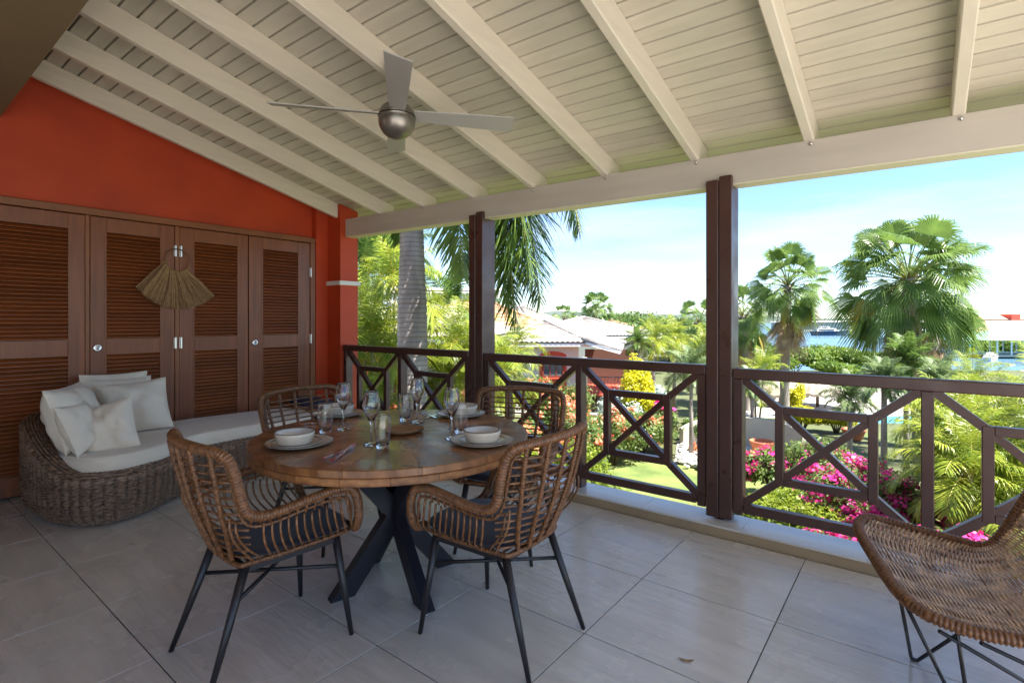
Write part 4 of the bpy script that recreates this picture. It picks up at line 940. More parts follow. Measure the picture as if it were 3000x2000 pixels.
# frond libraries
FAN = {}
for key, m in (('g', P_green), ('y', P_yel), ('d', P_dead)):
    for ii, inc in enumerate((78, 52, 26, 0, -32, -62)):
        FAN[key, ii] = fan('frond', m, R(inc), 0.98, 0.68, 34, 0.30 + 0.13 * ii, 0.46 + 0.14 * ii if key != 'd' else 1.1, seed=ii + (7 if key == 'd' else 0), spread=3.3 if key != 'd' else 1.3, stalkm=M_bark if key == 'd' else None)
def fan_palm(label, base, h, r, lean=(0, 0), n=34, skirt=10, yellow=2, seed=0, group='fan palms beyond the garden', trunk_r=0.17, upright=0):
    t = thing('fan_palm', label, 'palm tree', base, 0, group); rnd = random.Random(seed)
    top = Vector((lean[0], lean[1], h)); s_ = r / 1.45
    pts = [Vector((0, 0, -0.3)), Vector((lean[0] * .25, lean[1] * .25, h * .35)), Vector((lean[0] * .7, lean[1] * .7, h * .75)), top]
    P = catmull(pts, 6); b = MB().tube(P, lambda i: trunk_r * (1.15 - 0.35 * i / len(P)) * (1.06 if i % 2 else 0.96), 12); obj('trunk', b, M_trunk, t, True, w=False)
    # fibrous boot at the crown
    b = MB()
    for k in range(26):
        a = k * 2.4; z = h - 0.75 * s_ * (k / 26); b.bar((top.x + 0.5 * trunk_r * math.cos(a), top.y + 0.5 * trunk_r * math.sin(a), z), (top.x + (trunk_r + 0.16) * math.cos(a), top.y + (trunk_r + 0.16) * math.sin(a), z + 0.22), 0.05, 0.02)
    obj('boots', b, M_bark, t, w=False)
    lo = 1 if upright else 0
    for k in range(n):
        f = (k + 0.5) / n; cls = min(5, int(max(0, f ** 0.95 * 4.9 + rnd.uniform(-.7, .5)))); az = k * 2.399 + rnd.uniform(-.25, .25); key = 'g'
        if k >= n - yellow: key = 'y'
        me = FAN[key, cls]; piece('frond', me, t, top + Vector((0, 0, 0.05 - 0.25 * f * s_)), (rnd.uniform(-.7, .7), rnd.uniform(-.25, .25), az), s_ * rnd.uniform(0.75, 1.18))
    for k in range(skirt):
        az = k * 2.399 + 1; f = k / max(1, skirt); me = FAN['d', 5 if k % 3 else 4]
        piece('dead_frond', me, t, top + Vector((0, 0, -0.3 * s_ - 0.9 * f * s_)), (rnd.uniform(-.1, .1), 0.25 + rnd.uniform(-.05, .2), az), s_ * rnd.uniform(0.75, 1.05))
    return t
def frondset(nm, m, L, n, leaf, w_, sag, ranks=2, droops=(0.9, 1.3, 1.7, 1.9, 1.9), incs=(82, 64, 46, 26, 4), stalk=None, lift=0.25, fwd=0.55):
    return [pinnate('frond', rachis(R(i_), L, d_, 14), m, n, leaf, w_, sag, 0.14, fwd, seed=j, ranks=ranks, stalk=stalk, lift=lift) for j, (i_, d_) in enumerate(zip(incs, droops))]
FS_lime = frondset('a', P_lime, 1.9, 42, 0.60, 0.0135, 0.50, stalk=M_ystalk)
FS_green = frondset('b', P_green, 1.5, 52, 0.40, 0.014, 0.30, ranks=4, lift=0.2)
FS_grey = frondset('c', P_grey, 1.4, 56, 0.36, 0.012, 0.25, ranks=4, lift=0.1)
FS_royal = frondset('d', P_royal, 2.6, 62, 0.60, 0.014, 0.55, ranks=4, lift=0.1)
def feather_palm(name, label, base, h, s_, FS, n=18, stems=1, spread=0.0, seed=0, group=None, yellow=0, tr=0.06, lowest=4, trunkm=None, cat='palm'):
    t = thing(name, label, cat, base, 0, group); rnd = random.Random(seed)
    for q in range(stems):
        a = q * 2.3 + seed; c = Vector((spread * math.cos(a) * (q > 0 or stems > 1), spread * math.sin(a) * (q > 0 or stems > 1), h * (1 - 0.16 * (q % 3)))); foot = Vector((c.x * 0.3, c.y * 0.3, -0.1))
        obj('trunk', MB().tube([foot, foot.lerp(c, 0.5) + Vector((c.x * .15, c.y * .15, 0)), c], lambda i: tr * (1.2, 1.0, 0.8)[i], 8), trunkm or M_trunk, t, True, w=False)
        for k in range(n):
            f = (k + .5) / n; cls = min(lowest, int(f * (lowest + 1))); az = k * 2.399 + q + rnd.uniform(-.3, .3)
            piece('frond', FS[cls], t, c + Vector((0, 0, -0.12 * f)), (rnd.uniform(-.1, .1), rnd.uniform(-.1, .1), az), s_ * rnd.uniform(0.85, 1.12))
    return t
# ------------------------------------------------------------------ terrain, water, hills
GZ = -2.65; SEA = -4.4
M_ground = mat('garden_soil', (0.10, 0.10, 0.045), 0.95, noise=(0.6, 0.3, ONE, 8, (0.10, 0.13, 0.04)), bump=(6, 0.4, ONE, 0.05))
M_lawn = mat('lawn_grass', (0.10, 0.165, 0.035), 0.9, noise=(1.1, 0.30, ONE, 9, (0.20, 0.24, 0.06)), bump=(60, 0.6, ONE, 0.03))
M_pale = mat('pale_paving', (0.42, 0.385, 0.34), 0.8, noise=(2, 0.08, ONE, 5), bump=(30, 0.15, ONE, 0.005))
M_gravel = mat('pale_gravel', (0.40, 0.365, 0.33), 0.9, noise=(30, 0.3, ONE, 4), bump=(50, 0.8, ONE, 0.03))
M_sea = mat('sea_water', (0.05, 0.12, 0.18), 0.25, noise=(0.03, 0.3, (1, 3, 1), 4), bump=(0.5, 0.35, (1, 2.5, 1), 0.25), spec=0.5)
M_pool = mat('pool_water', (0.05, 0.40, 0.55), 0.06, bump=(3, 0.1, ONE, 0.02))
M_cream_wall = mat('cream_render', (0.45, 0.41, 0.34), 0.8, noise=(2, 0.06, ONE, 4))
M_gwall = mat('pale_grey_render', (0.72, 0.69, 0.65), 0.8, noise=(2, 0.05, ONE, 4))
M_redwall = mat('coral_red_render', (0.62, 0.085, 0.045), 0.75, noise=(2, 0.08, ONE, 4))
M_roof = mat('pale_clay_tile', (0.40, 0.355, 0.315), 0.85, noise=(4, 0.2, ONE, 6, (0.50, 0.46, 0.42)), rand=0.05)
M_roof2 = mat('orange_clay_tile', (0.58, 0.30, 0.16), 0.8, noise=(3, 0.15, ONE, 5, (0.70, 0.44, 0.28)))
M_wht = mat('white_paint', (0.78, 0.77, 0.74), 0.5)
M_win = mat('window_glass', (0.08, 0.12, 0.15), 0.08, spec=0.8)
M_thatch = mat('thatch', (0.36, 0.30, 0.22), 0.95, noise=(14, 0.35, (1, 1, 5), 5, (0.55, 0.48, 0.38)), bump=(40, 0.6, (1, 1, 0.3), 0.03))
M_terra = mat('terracotta', (0.50, 0.16, 0.07), 0.75, noise=(6, 0.12, ONE, 4))
M_rock = mat('garden_rock', (0.42, 0.40, 0.38), 0.9, noise=(6, 0.3, ONE, 6), bump=(14, 0.5, ONE, 0.03), rand=0.15)
M_hill = mat('hazy_scrub_hill', (0.055, 0.085, 0.06), 1.0, noise=(0.02, 0.35, ONE, 8, (0.10, 0.13, 0.10)))  # bluish distance haze is mixed into the scrub colour
def land(px, d):
    """terrain height by bearing and distance: garden, then land on the left and a bay on the right"""
    if d < 28: return GZ - 0.012 * max(0, d - 8)
    shore = 54 if px > 2150 else 54 + (2150 - px) * 1.4
    if px < 1300: shore = 1e9
    base = GZ - 0.24 - 0.035 * min(d - 28, 30)
    k = sm((d - shore) / 8); z = base * (1 - k) + (-7.0) * k
    if d > 2600: z = -7 + (d - 2600) * 0.004
    return z
rings = [0.0, 2.0, 3.9, 5.5, 7, 9, 11, 13, 15, 17, 20, 23, 27, 31, 36, 41, 46, 50, 53, 56, 59, 62, 66, 75, 90, 120, 160, 220, 300, 420, 600, 900, 1400, 2200, 4000, 9000]
pxs = list(range(-3200, 6400, 120)); vs = []; fs = []
for d in rings:
    for p in pxs:
        q = at(p, max(d, 0.01), land(p, d)); vs.append(q)
W_ = len(pxs)
for i in range(len(rings) - 1):
    for j in range(W_ - 1): fs.append((i * W_ + j, i * W_ + j + 1, (i + 1) * W_ + j + 1, (i + 1) * W_ + j))
g = MB().add(vs, fs); obj('ground', g, M_ground, smooth=True, kind='structure')
obj('back_ground', MB().box(-40, 40, -40, 0.0, -2.9, -2.66), M_pale, kind='structure')
b = MB(); pr = [-3200 + 400 * k for k in range(25)]
b.add([at(p, 45, SEA) for p in pr] + [at(p, 9500, SEA) for p in pr], [(i, i + 1, 26 + i, 25 + i) for i in range(24)]); obj('sea', b, M_sea, kind='structure')
def patch(name, pts, m, lift, kind='structure', **kw):
    """flat ground patch through photo columns px at distance d"""
    vs = [at(p, d, land(p, d) + lift) for p, d in pts]; return obj(name, MB().add(vs, [tuple(range(len(vs)))]), m, kind=kind, **kw)
def dep(py, z=GZ): return (H - z) * 1523 / (py - 937)
def lawnpoly():
    near = [(1200, 6.2), (1500, 6.0), (1800, 5.8), (2100, 5.6), (2400, 5.4)]; far = [(2330, dep(1440)), (2270, dep(1400)), (2160, dep(1375)), (2000, dep(1345)), (1900, dep(1335)), (1800, dep(1320)), (1700, dep(1290)), (1550, dep(1270)), (1400, dep(1240)), (1250, dep(1230))]
    return near + far
L_ = lawnpoly(); vs = [at(p, d, GZ + 0.02 - 0.012 * max(0, d - 8)) for p, d in L_]; obj('lawn', MB().add(vs, [tuple(range(len(vs)))]), M_lawn, kind='structure')
def strip(name, C, m, w_, lift, **kw):
    """ribbon on the ground through (px, d) points, w_ metres wide, with a shallow edge"""
    P = catmull([at(p, d, land(p, d) + lift) for p, d in C], 6); vs = []
    for i, p in enumerate(P):
        t = (P[min(i + 1, len(P) - 1)] - P[max(i - 1, 0)]).normalized(); n_ = Vector((-t.y, t.x, 0)).normalized() * (w_ / 2); vs += [p - n_, p + n_, p - n_ - Vector((0, 0, .08)), p + n_ - Vector((0, 0, .08))]
    fs = []
    for i in range(len(P) - 1): o = i * 4; fs += [(o, o + 1, o + 5, o + 4), (o + 1, o + 3, o + 7, o + 5), (o, o + 4, o + 6, o + 2)]
    return obj(name, MB().add(vs, fs), m, **kw)
strip('garden_path', [(1775, dep(1300)), (1765, dep(1260)), (1748, dep(1225)), (1738, dep(1195)), (1735, dep(1170))], M_pale, 0.75, 0.035, kind='structure')
strip('garden_path', [(1230, 11.5), (1330, dep(1215)), (1420, dep(1200)), (1480, dep(1170))], M_pale, 1.0, 0.035, kind='structure')
patch('gravel_bed', [(1975, dep(1352)), (2080, dep(1365)), (2180, dep(1380)), (2290, dep(1410)), (2420, dep(1390)), (2380, dep(1300)), (2180, dep(1285)), (2060, dep(1275)), (1985, dep(1282))], M_gravel, 0.03)
vs = [at(p, d, GZ - 0.30) for p, d in [(2080, dep(1262)), (2300, 15.5), (2700, 14.8), (3200, 14.0), (3500, 26), (2700, 33), (2300, 30), (2130, 25)]]
for v in vs: pass
deck = obj('pool_deck', MB().add([(v.x, v.y, -2.82) for v in vs] , [tuple(range(len(vs)))]), M_pale, kind='structure')
vs = [at(p, d, -2.805) for p, d in [(2450, 20.3), (2600, 18.6), (2760, 17.0), (3000, 16.5), (3000, 21), (2700, 22.5), (2540, 22.5)]]
obj('pool', MB().add(vs, [tuple(range(len(vs)))]), M_pool, kind='structure')
patch('lawn', [(2200, 36), (2330, 34), (2480, 35), (2560, 40), (2400, 44), (2230, 44)], M_lawn, 0.05)
strip('sand_path', [(2180, 45.5), (2330, 45), (2430, 41), (2500, 36), (2560, 33)], M_pale, 1.3, 0.06, kind='structure')
# curved retaining wall round the pool terrace
def wallribbon(name, C, m, th, label, cat, **kw):
    P = catmull([Vector(p) for p, _ in C], 6); Hs = catmull([Vector((h_, 0, 0)) for _, h_ in C], 6); vs = []
    for i, p in enumerate(P):
        t = (P[min(i + 1, len(P) - 1)] - P[max(i - 1, 0)]).normalized(); n_ = Vector((-t.y, t.x, 0)).normalized() * (th / 2); z1 = p.z + Hs[i].x
        vs += [p - n_ - Vector((0, 0, .3)), p + n_ - Vector((0, 0, .3)), Vector((p.x + n_.x, p.y + n_.y, z1)), Vector((p.x - n_.x, p.y - n_.y, z1))]
    fs = [(0, 1, 2, 3)]
    for i in range(len(P) - 1):
        o = i * 4
        for k in range(4): l = (k + 1) % 4; fs.append((o + k, o + 4 + k, o + 4 + l, o + l))
    o = (len(P) - 1) * 4; fs.append((o + 3, o + 2, o + 1, o)); return obj(name, MB().add(vs, fs), m, label=label, category=cat, **kw) if False else setp(obj(name, MB().add(vs, fs), m), label, cat)
wallribbon('garden_wall', [(at(1996, dep(1292), GZ), 0.42), (at(2040, dep(1288), GZ), 0.62), (at(2110, dep(1283), GZ), 0.78), (at(2200, dep(1292), GZ), 0.78), (at(2290, dep(1302), GZ), 0.72), (at(2360, dep(1325), GZ), 0.62)], M_cream_wall, 0.22, 'low curved cream retaining wall between the lawn and the pool deck', 'garden wall')
# rocks and agaves on the gravel
def rockmesh(seed):
    rs = random.Random(seed); b = MB().lathe([(0, -0.5), (0.55, -0.42), (0.92, -0.05), (0.80, 0.38), (0.42, 0.62), (0, 0.7)], 9)
    b.v = [(v[0] * (1 + rs.uniform(-.25, .25)), v[1] * (1 + rs.uniform(-.25, .25)), v[2] * (1 + rs.uniform(-.3, .3))) for v in b.v]; return b.mesh('garden_rock', M_rock)
def rocklab(px, d, s_, a, b_, dm, where):
    f = (px - a) / (b_ - a); side = ('far left', 'left', 'middle', 'right', 'far right')[min(4, int(f * 5))]
    return '%s grey rock, %s of the %s, %s' % ('large' if s_ > 0.155 else 'middling' if s_ > 0.11 else 'small', side, where, 'rear' if d > dm else 'front')
rk = [rockmesh(i) for i in range(5)]; rnd = random.Random(5)
for i in range(64):
    px = rnd.uniform(1995, 2300); d = dep(rnd.uniform(1300, 1372) + (px - 1995) * 0.06); s_ = rnd.uniform(0.07, 0.20)
    o = piece('garden_rock', rk[i % 5], None, at(px, d, GZ + 0.0 + s_ * .25), (rnd.uniform(0, .4), rnd.uniform(0, .4), rnd.uniform(0, 6)), (s_ * 1.2, s_, s_ * .8), label=rocklab(px, d, s_, 1995, 2300, 13.0, 'gravel bed by the curved wall'), cat='rock', group='rocks on the gravel bed')
for i in range(26):
    px = rnd.uniform(1640, 1745); d = dep(rnd.uniform(1225, 1262)); s_ = rnd.uniform(0.07, 0.16)
    piece('garden_rock', rk[i % 5], None, at(px, d, GZ + s_ * .2), (rnd.uniform(0, .4), 0, rnd.uniform(0, 6)), s_, label=rocklab(px, d, s_, 1640, 1745, 19.0, 'ground left of the garden path'), cat='rock', group='rocks beside the path')
def agave(label, base, s_, m, n=26):
    t = thing('agave', label, 'plant', base, 0, 'spiky agaves on the gravel'); V = []; Fq = []
    for k in range(n):
        a = k * 2.4; el = R(75 - 60 * k / n); d = Vector((math.cos(a) * math.cos(el), math.sin(a) * math.cos(el), math.sin(el))); sd = Vector((-math.sin(a), math.cos(a), 0)); leafstrip(V, Fq, Vector((0, 0, 0.02)), d, sd, s_, s_ * 0.085, 0.18)
    piece('leaves', npmesh('leaves', np.array([tuple(v) for v in V]), np.array(Fq), m), t)
agave('reddish spiky agave among the rocks right in front of the wall end', at(2035, dep(1325), GZ), 0.42, L_red)
agave('reddish spiky agave on the gravel beside the terracotta pot', at(2220, dep(1352), GZ), 0.45, L_red)
# terracotta pots
def pot(label, base, r, h):
    t = thing('terracotta_pot', label, 'plant pot', base, 0, 'terracotta pots in the garden')
    obj('pot_body', MB().lathe([(0, 0), (r * .62, 0), (r * .8, h * .35), (r * .96, h * .8), (r, h * .82), (r * 1.04, h), (r * .9, h), (r * .86, h * .8), (0, h * .75)], 28), M_terra, t, True, w=False); return t
pot('wide terracotta bowl on the gravel, left of the bougainvillea', at(2232, dep(1332), GZ), 0.33, 0.42)
pot('terracotta bowl on the pool deck behind the big bougainvillea', at(2500, dep(1290, -2.8), -2.8), 0.36, 0.40)
# thatched palapas
def palapa(label, px, d, r, zt):
    c = at(px, d, -2.82); t = thing('thatched_palapa', label, 'parasol hut', c, 0, 'thatched palapas by the pool'); h = zt + 2.82
    b = MB(); rr = []
    for k, (f, q) in enumerate(((0, 0), (0.25, -0.12), (0.5, -0.28), (0.8, -0.52), (1.0, -0.78), (1.0, -0.88), (0.9, -0.80))): rr.append((r * f + 0.001, h + q * r))
    b.lathe(rr, 36); b.v = [(v[0], v[1], v[2] + (0.03 * math.sin(17 * math.atan2(v[1], v[0])) if v[2] < h - .5 * r else 0)) for v in b.v]; obj('thatch_roof', b, M_thatch, t, False, w=False)
    obj('pole', MB().tube([(0, 0, 0), (0, 0, h - 0.3)], 0.07, 10), M_bark, t, True, w=False)
palapa('thatched palapa roof just right of the right post, behind the railing', 2285, 25.5, 1.25, -1.22); palapa('thatched palapa roof behind the grey-green palm', 2395, 25.0, 1.15, -1.20); palapa('thatched palapa seen left of the slim palm trunks', 2215, 28, 1.2, -1.35)
# ------------------------------------------------------------------ houses
def ribroof(x0, x1, z0, y0, rx0, rx1, z1, y1, step=0.22, nrow=1):
    """one sloped tiled plane as barrel ribs; eave from (x0,y0,z0) to (x1,y0,z0), ridge from rx0 to rx1 at (y1,z1)"""
    b = MB(); n = max(3, int(abs(x1 - x0) / step)); sl = math.hypot(y1 - y0, z1 - z0); rows = max(2, int(sl / 0.38)); up = Vector((0, -(z1 - z0), (y1 - y0))); up = up.normalized()
    if up.z < 0: up = -up
    vs = []; cols = n * 4 + 1
    for r_ in range(rows + 1):
        for dup in (0, 1):
            f = r_ / rows
            if r_ == rows and dup: continue
            for i in range(cols):
                g_ = i / (cols - 1); xa = x0 + (x1 - x0) * g_; xb = rx0 + (rx1 - rx0) * g_; p = Vector((xa + (xb - xa) * f, y0 + (y1 - y0) * f, z0 + (z1 - z0) * f))
                vs.append(p + up * (0.045 * abs(math.sin(math.pi * i / 4)) + (0.03 if dup else 0)))
    R_ = len(vs) // cols; fs = []
    for r_ in range(R_ - 1):
        for i in range(cols - 1): fs.append((r_ * cols + i, r_ * cols + i + 1, (r_ + 1) * cols + i + 1, (r_ + 1) * cols + i))
    return b.add(vs, fs)
def place(mb, M): mb.v = [tuple(M @ Vector(v)) for v in mb.v]; return mb
def hip(parent, w_, dpt, z, over, hgt, m=M_roof, th=0.12):
    x0, x1, y0, y1 = -w_ / 2 - over, w_ / 2 + over, -over, dpt + over; half = min((x1 - x0), (y1 - y0)) / 2
    if (x1 - x0) >= (y1 - y0): ra, rb, ym = x0 + half, x1 - half, (y0 + y1) / 2; A = [(x0, x1, y0, ra, rb, ym, 0), (x1, x0, y1, rb, ra, ym, 0)]; S = True
    else: S = False
    if S:
        obj('roof_slope', ribroof(x0, x1, z, y0, ra, rb, z + hgt, ym), m, parent, w=False)
        obj('roof_slope', ribroof(x1, x0, z, y1, rb, ra, z + hgt, ym), m, parent, w=False)
        for xs, xr, sg in ((x0, ra, 1), (x1, rb, -1)):
            mb = ribroof(y1 if sg > 0 else y0, y0 if sg > 0 else y1, z, xs, ym, ym, z + hgt, xr); mb.v = [(v[1], v[0], v[2]) for v in mb.v]; mb.f = [tuple(reversed(f)) for f in mb.f]; obj('roof_slope', mb, m, parent, w=False)
        e = [((x0, y0), (ra, ym)), ((x1, y0), (rb, ym)), ((x0, y1), (ra, ym)), ((x1, y1), (rb, ym)), ((ra, ym), (rb, ym))]
    else:
        xm = (x0 + x1) / 2; ya, yb = y0 + half, y1 - half
        obj('roof_slope', ribroof(x0, x1, z, y0, xm, xm, z + hgt, ya), m, parent, w=False)
        obj('roof_slope', ribroof(x1, x0, z, y1, xm, xm, z + hgt, yb), m, parent, w=False)
        for xs, sg in ((x0, 1), (x1, -1)):
            mb = ribroof(y1 if sg > 0 else y0, y0 if sg > 0 else y1, z, xs, yb if sg > 0 else ya, ya if sg > 0 else yb, z + hgt, xm); mb.v = [(v[1], v[0], v[2]) for v in mb.v]; mb.f = [tuple(reversed(f)) for f in mb.f]; obj('roof_slope', mb, m, parent, w=False)
        e = [((x0, y0), (xm, ya)), ((x1, y0), (xm, ya)), ((x0, y1), (xm, yb)), ((x1, y1), (xm, yb)), ((xm, ya), (xm, yb))]
    for i, (p, q) in enumerate(e):
        z0_ = z + (hgt if i == 4 else 0); obj('ridge_cap', MB().tube([(p[0], p[1], z0_ + .05), (q[0], q[1], z + hgt + .05)], 0.085, 8), m, parent, True, w=False)
    b = MB().box(x0 + .02, x1 - .02, y0 + .02, y1 - .02, z - 0.17, z - 0.02); obj('fascia', b, M_wht, parent, w=False)
def house(label, px, d, rot, w_, dpt, zg, ze, hgt, over=0.5, m=M_roof, wm=None):
    c = at(px, d, zg); t = thing('house', label, 'house', c, rot); hz_ = ze - zg
    obj('wall', MB().box(-w_ / 2, w_ / 2, 0, dpt, -0.4, hz_ - 0.18), wm or M_gwall, t, w=False); hip(t, w_, dpt, hz_, over, hgt, m); return t
def window(t, x0, x1, z0, z1, y=-0.001, frame=M_wht, nx=2, depth=0.05, wmat=M_win):
    f = obj('window', MB().box(x0 - .06, x1 + .06, y - depth, y, z0 - .06, z0).box(x0 - .06, x1 + .06, y - depth, y, z1, z1 + .06).box(x0 - .06, x0, y - depth, y, z0, z1).box(x1, x1 + .06, y - depth, y, z0, z1), frame, t, w=False)
    for k in range(1, nx): xx = x0 + (x1 - x0) * k / nx; obj('glazing_bar', MB().box(xx - .025, xx + .025, y - depth * .8, y - 0.012, z0, z1), frame, f, w=False)
    for k in range(nx): a = x0 + (x1 - x0) * k / nx; obj('pane', MB().box(a + .03, a + (x1 - x0) / nx - .03, y - 0.012, y - 0.004, z0 + .001, z1 - .001), wmat, f, w=False)
    return f
# house with the red arched window (seen between the posts); its front faces the veranda
hr = YAW + R(2)
hA = house('pale one-storey house with a red arched window and pale tiled hip roof', 1600, 23.0, hr, 2.9, 8.0, -2.85, 0.36, 0.95, 0.45)
# arched red panel on the front
cx, hw = 0.30, 0.60; arch = [(cx - hw, 0.0)] + [(cx + hw * math.cos(R(a)), 2.60 + 0.22 * math.sin(R(a))) for a in range(180, -1, -12)] + [(cx + hw, 0.0)]
b = MB(); vs = [(x, -0.07, z) for x, z in arch] + [(x, -0.002, z) for x, z in arch]; n_ = len(arch)
b.add(vs, [tuple(reversed(range(n_))), tuple(range(n_, 2 * n_))] + [(i, (i + 1) % n_, (i + 1) % n_ + n_, i + n_) for i in range(n_)]); obj('arched_panel', b, M_redwall, hA, w=False)
window(hA, cx - 0.42, cx + 0.42, 1.75, 2.48, -0.072, mat('dark_red_frame', (0.20, 0.05, 0.03), 0.5), 3, 0.05)
obj('sill', MB().box(cx - 0.5, cx + 0.5, -0.14, -0.071, 1.60, 1.67), M_redwall, hA, w=False)
# veranda wing on the right of that house
hB = thing('veranda_wing', 'open veranda wing with red parapet and ornamental railing under a low pale roof', 'veranda', at(1783, 20.0, -2.85), hr + R(-10))
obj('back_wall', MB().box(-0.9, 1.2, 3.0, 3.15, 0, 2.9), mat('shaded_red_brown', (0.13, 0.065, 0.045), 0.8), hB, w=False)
obj('parapet', MB().box(-1.0, 1.15, -0.05, 0.10, -0.3, 0.55), M_redwall, hB, w=False); obj('parapet_cap', MB().box(-1.05, 1.2, -0.09, 0.14, 0.551, 0.60), M_wht, hB, w=False)
obj('parapet', MB().box(1.155, 1.30, -0.04, 3.0, -0.3, 0.55), M_redwall, hB, w=False)
obj('upper_floor', MB().box(-1.1, 1.5, 0.0, 3.0, 1.28, 1.36), M_redwall, hB, w=False)
for x in (-1.0, 1.2): obj('pillar', MB().box(x, x + 0.18, -0.02, 0.16, 0.601, 2.75), M_cream_wall, hB, w=False)
for base_z in (0.60, 1.36):
    b = MB(); x = -0.80; b.box(-0.82, 1.18, 0.02, 0.06, base_z + 0.62, base_z + 0.66)
    while x < 1.15:
        b.tube([(x, 0.04, base_z), (x + 0.05, 0.04, base_z + .2), (x - 0.03, 0.04, base_z + .42), (x + 0.02, 0.04, base_z + .62)], 0.014, 5); x += 0.13
    obj('ornamental_railing', b, mat('grey_iron', (0.12, 0.10, 0.10), 0.5), hB, w=False)
Aq, Bq, Cq, Dq = at(1588, 27, py=943), at(1722, 22.4, py=1003), at(1822, 18.2, py=1029), at(1836, 21.5, py=1000)
def quadroof(parent, A, B, C, D, m, n=16, rows=9):
    # tiled plane: eave B-C, ridge A-D, barrel ribs running from eave to ridge
    A, B, C, D = [p - ORG[parent.name] for p in (A, B, C, D)]; A, B, C, D = [Matrix.Rotation(-parent.rotation_euler.z, 3, 'Z') @ p for p in (A, B, C, D)]
    nn = (C - B).cross(A - B).normalized(); nn = nn if nn.z > 0 else -nn; cols = n * 4 + 1; vs = []
    for r_ in range(rows + 1):
        for dup in (0, 1):
            if r_ == rows and dup: continue
            f = r_ / rows
            for i in range(cols): g_ = i / (cols - 1); p = B.lerp(C, g_).lerp(A.lerp(D, g_), f); vs.append(p + nn * (0.05 * abs(math.sin(math.pi * i / 4)) + (0.03 if dup else 0)))
    R_ = len(vs) // cols; fs = [(r_ * cols + i, r_ * cols + i + 1, (r_ + 1) * cols + i + 1, (r_ + 1) * cols + i) for r_ in range(R_ - 1) for i in range(cols - 1)]
    obj('roof_slope', MB().add(vs, fs), m, parent, w=False); e = nn * -0.12
    obj('fascia', MB().hexa([B + e, C + e, C + e + (D - C) * .03, B + e + (A - B) * .03, B - nn * .01, C - nn * .01, C + (D - C) * .03 - nn * .01, B + (A - B) * .03 - nn * .01]), M_wht, parent, w=False)
    obj('roof_underside', MB().add([A + e, B + e, C + e, D + e], [(0, 1, 2, 3)]), M_wht, parent, w=False)
quadroof(hB, Aq, Bq, Cq, Dq, M_roof)
hC = house('pale tiled hip-roofed house standing behind the house with the arched window', 1755, 31, hr + R(8), 6.2, 6, -3.2, 0.42, 1.05, 0.6); window(hC, 0.6, 1.8, 1.4, 2.6)
hD = house('distant house with an orange clay roof peeping over the pale roofs', 1795, 52, hr, 5, 5, -3.5, 0.45, 0.9, 0.5, M_roof2, M_cream_wall); window(hD, -1, 1, 1.6, 2.6)
hE = house('house behind the royal palm, with red base walls and a pale roof', 1120, 15.5, hr - R(12), 4.9, 5, -2.75, 0.85, 1.15, 0.7, M_roof, mat('deep_red_veranda', (0.22, 0.05, 0.03), 0.8))
obj('parapet', MB().box(-2.5, 2.5, -1.30, -1.15, -0.3, 1.15), M_redwall, hE, w=False); obj('parapet_cap', MB().box(-2.55, 2.55, -1.35, -1.10, 1.151, 1.22), M_wht, hE, w=False)
b = MB(); x = -2.4
while x < 2.4: b.tube([(x, -1.22, 1.22), (x, -1.22, 1.95)], 0.015, 5); x += 0.13
b.box(-2.45, 2.45, -1.25, -1.19, 1.95, 2.0); obj('railing', b, M_leg, hE, w=False)
for x in (-2.4, 0, 2.4): obj('pillar', MB().box(x - .1, x + .1, -1.32, -1.12, 1.22, 3.3), M_redwall, hE, w=False)
window(hE, -1.9, -0.8, 1.4, 2.9); window(hE, 0.6, 1.8, 1.4, 2.9)
hF = house('white two-storey house far off behind the left palm trunk', 1305, 36, hr, 7, 6, -2.8, 3.35, 0.25, 0.3, M_wht, M_wht)
for x in (-2.4, -0.3, 1.6): window(hF, x - .7, x + .7, 4.4, 5.6)
hG = house('house with an orange-streaked roof between the two-storey house and the left post', 1385, 25, hr, 6.5, 5, -2.8, 0.95, 1.35, 0.6, M_roof2, M_cream_wall); window(hG, -2, -0.6, 1.4, 2.6); window(hG, 0.6, 2, 1.4, 2.6)
hH = house('low cottage with a faded clay roof partly behind the hanging palm fronds', 1500, 40, hr, 8, 6, -3, 0.9, 1.5, 0.6, M_roof, M_cream_wall); window(hH, 1, 2.2, 1.5, 2.7)
# ------------------------------------------------------------------ far shore, hills, marina
def hill(name, a, b_, d, hmax, thick, seed, m=M_hill):
    vs = []; n = 60
    for i in range(n + 1):
        px = a + (b_ - a) * i / n; e = math.sin(math.pi * i / n) ** 0.5; h_ = hmax * e * (0.75 + 0.35 * mnoise.noise(Vector((i * 0.13 + seed, 0, 0)))) + 1.2 * mnoise.noise(Vector((i * 1.1, seed, 0)))
        for j, (dd, f) in enumerate(((0, 0), (0.25, .7), (0.5, 1.0), (0.75, .8), (1, 0))): vs.append(at(px, d + thick * dd, SEA - 1 + (h_ + 4.4) * f))
    fs = [(i * 5 + j, (i + 1) * 5 + j, (i + 1) * 5 + j + 1, i * 5 + j + 1) for i in range(n) for j in range(4)]; return obj(name, MB().add(vs, fs), m, smooth=True, kind='structure')
hill('hill', 1000, 2150, 1500, 40, 700, 1); hill('hill', 1820, 2330, 1100, 24, 300, 4); hill('far_shore', 2150, 3600, 800, 7, 200, 2); hill('hill', -800, 1500, 900, 34, 500, 8)
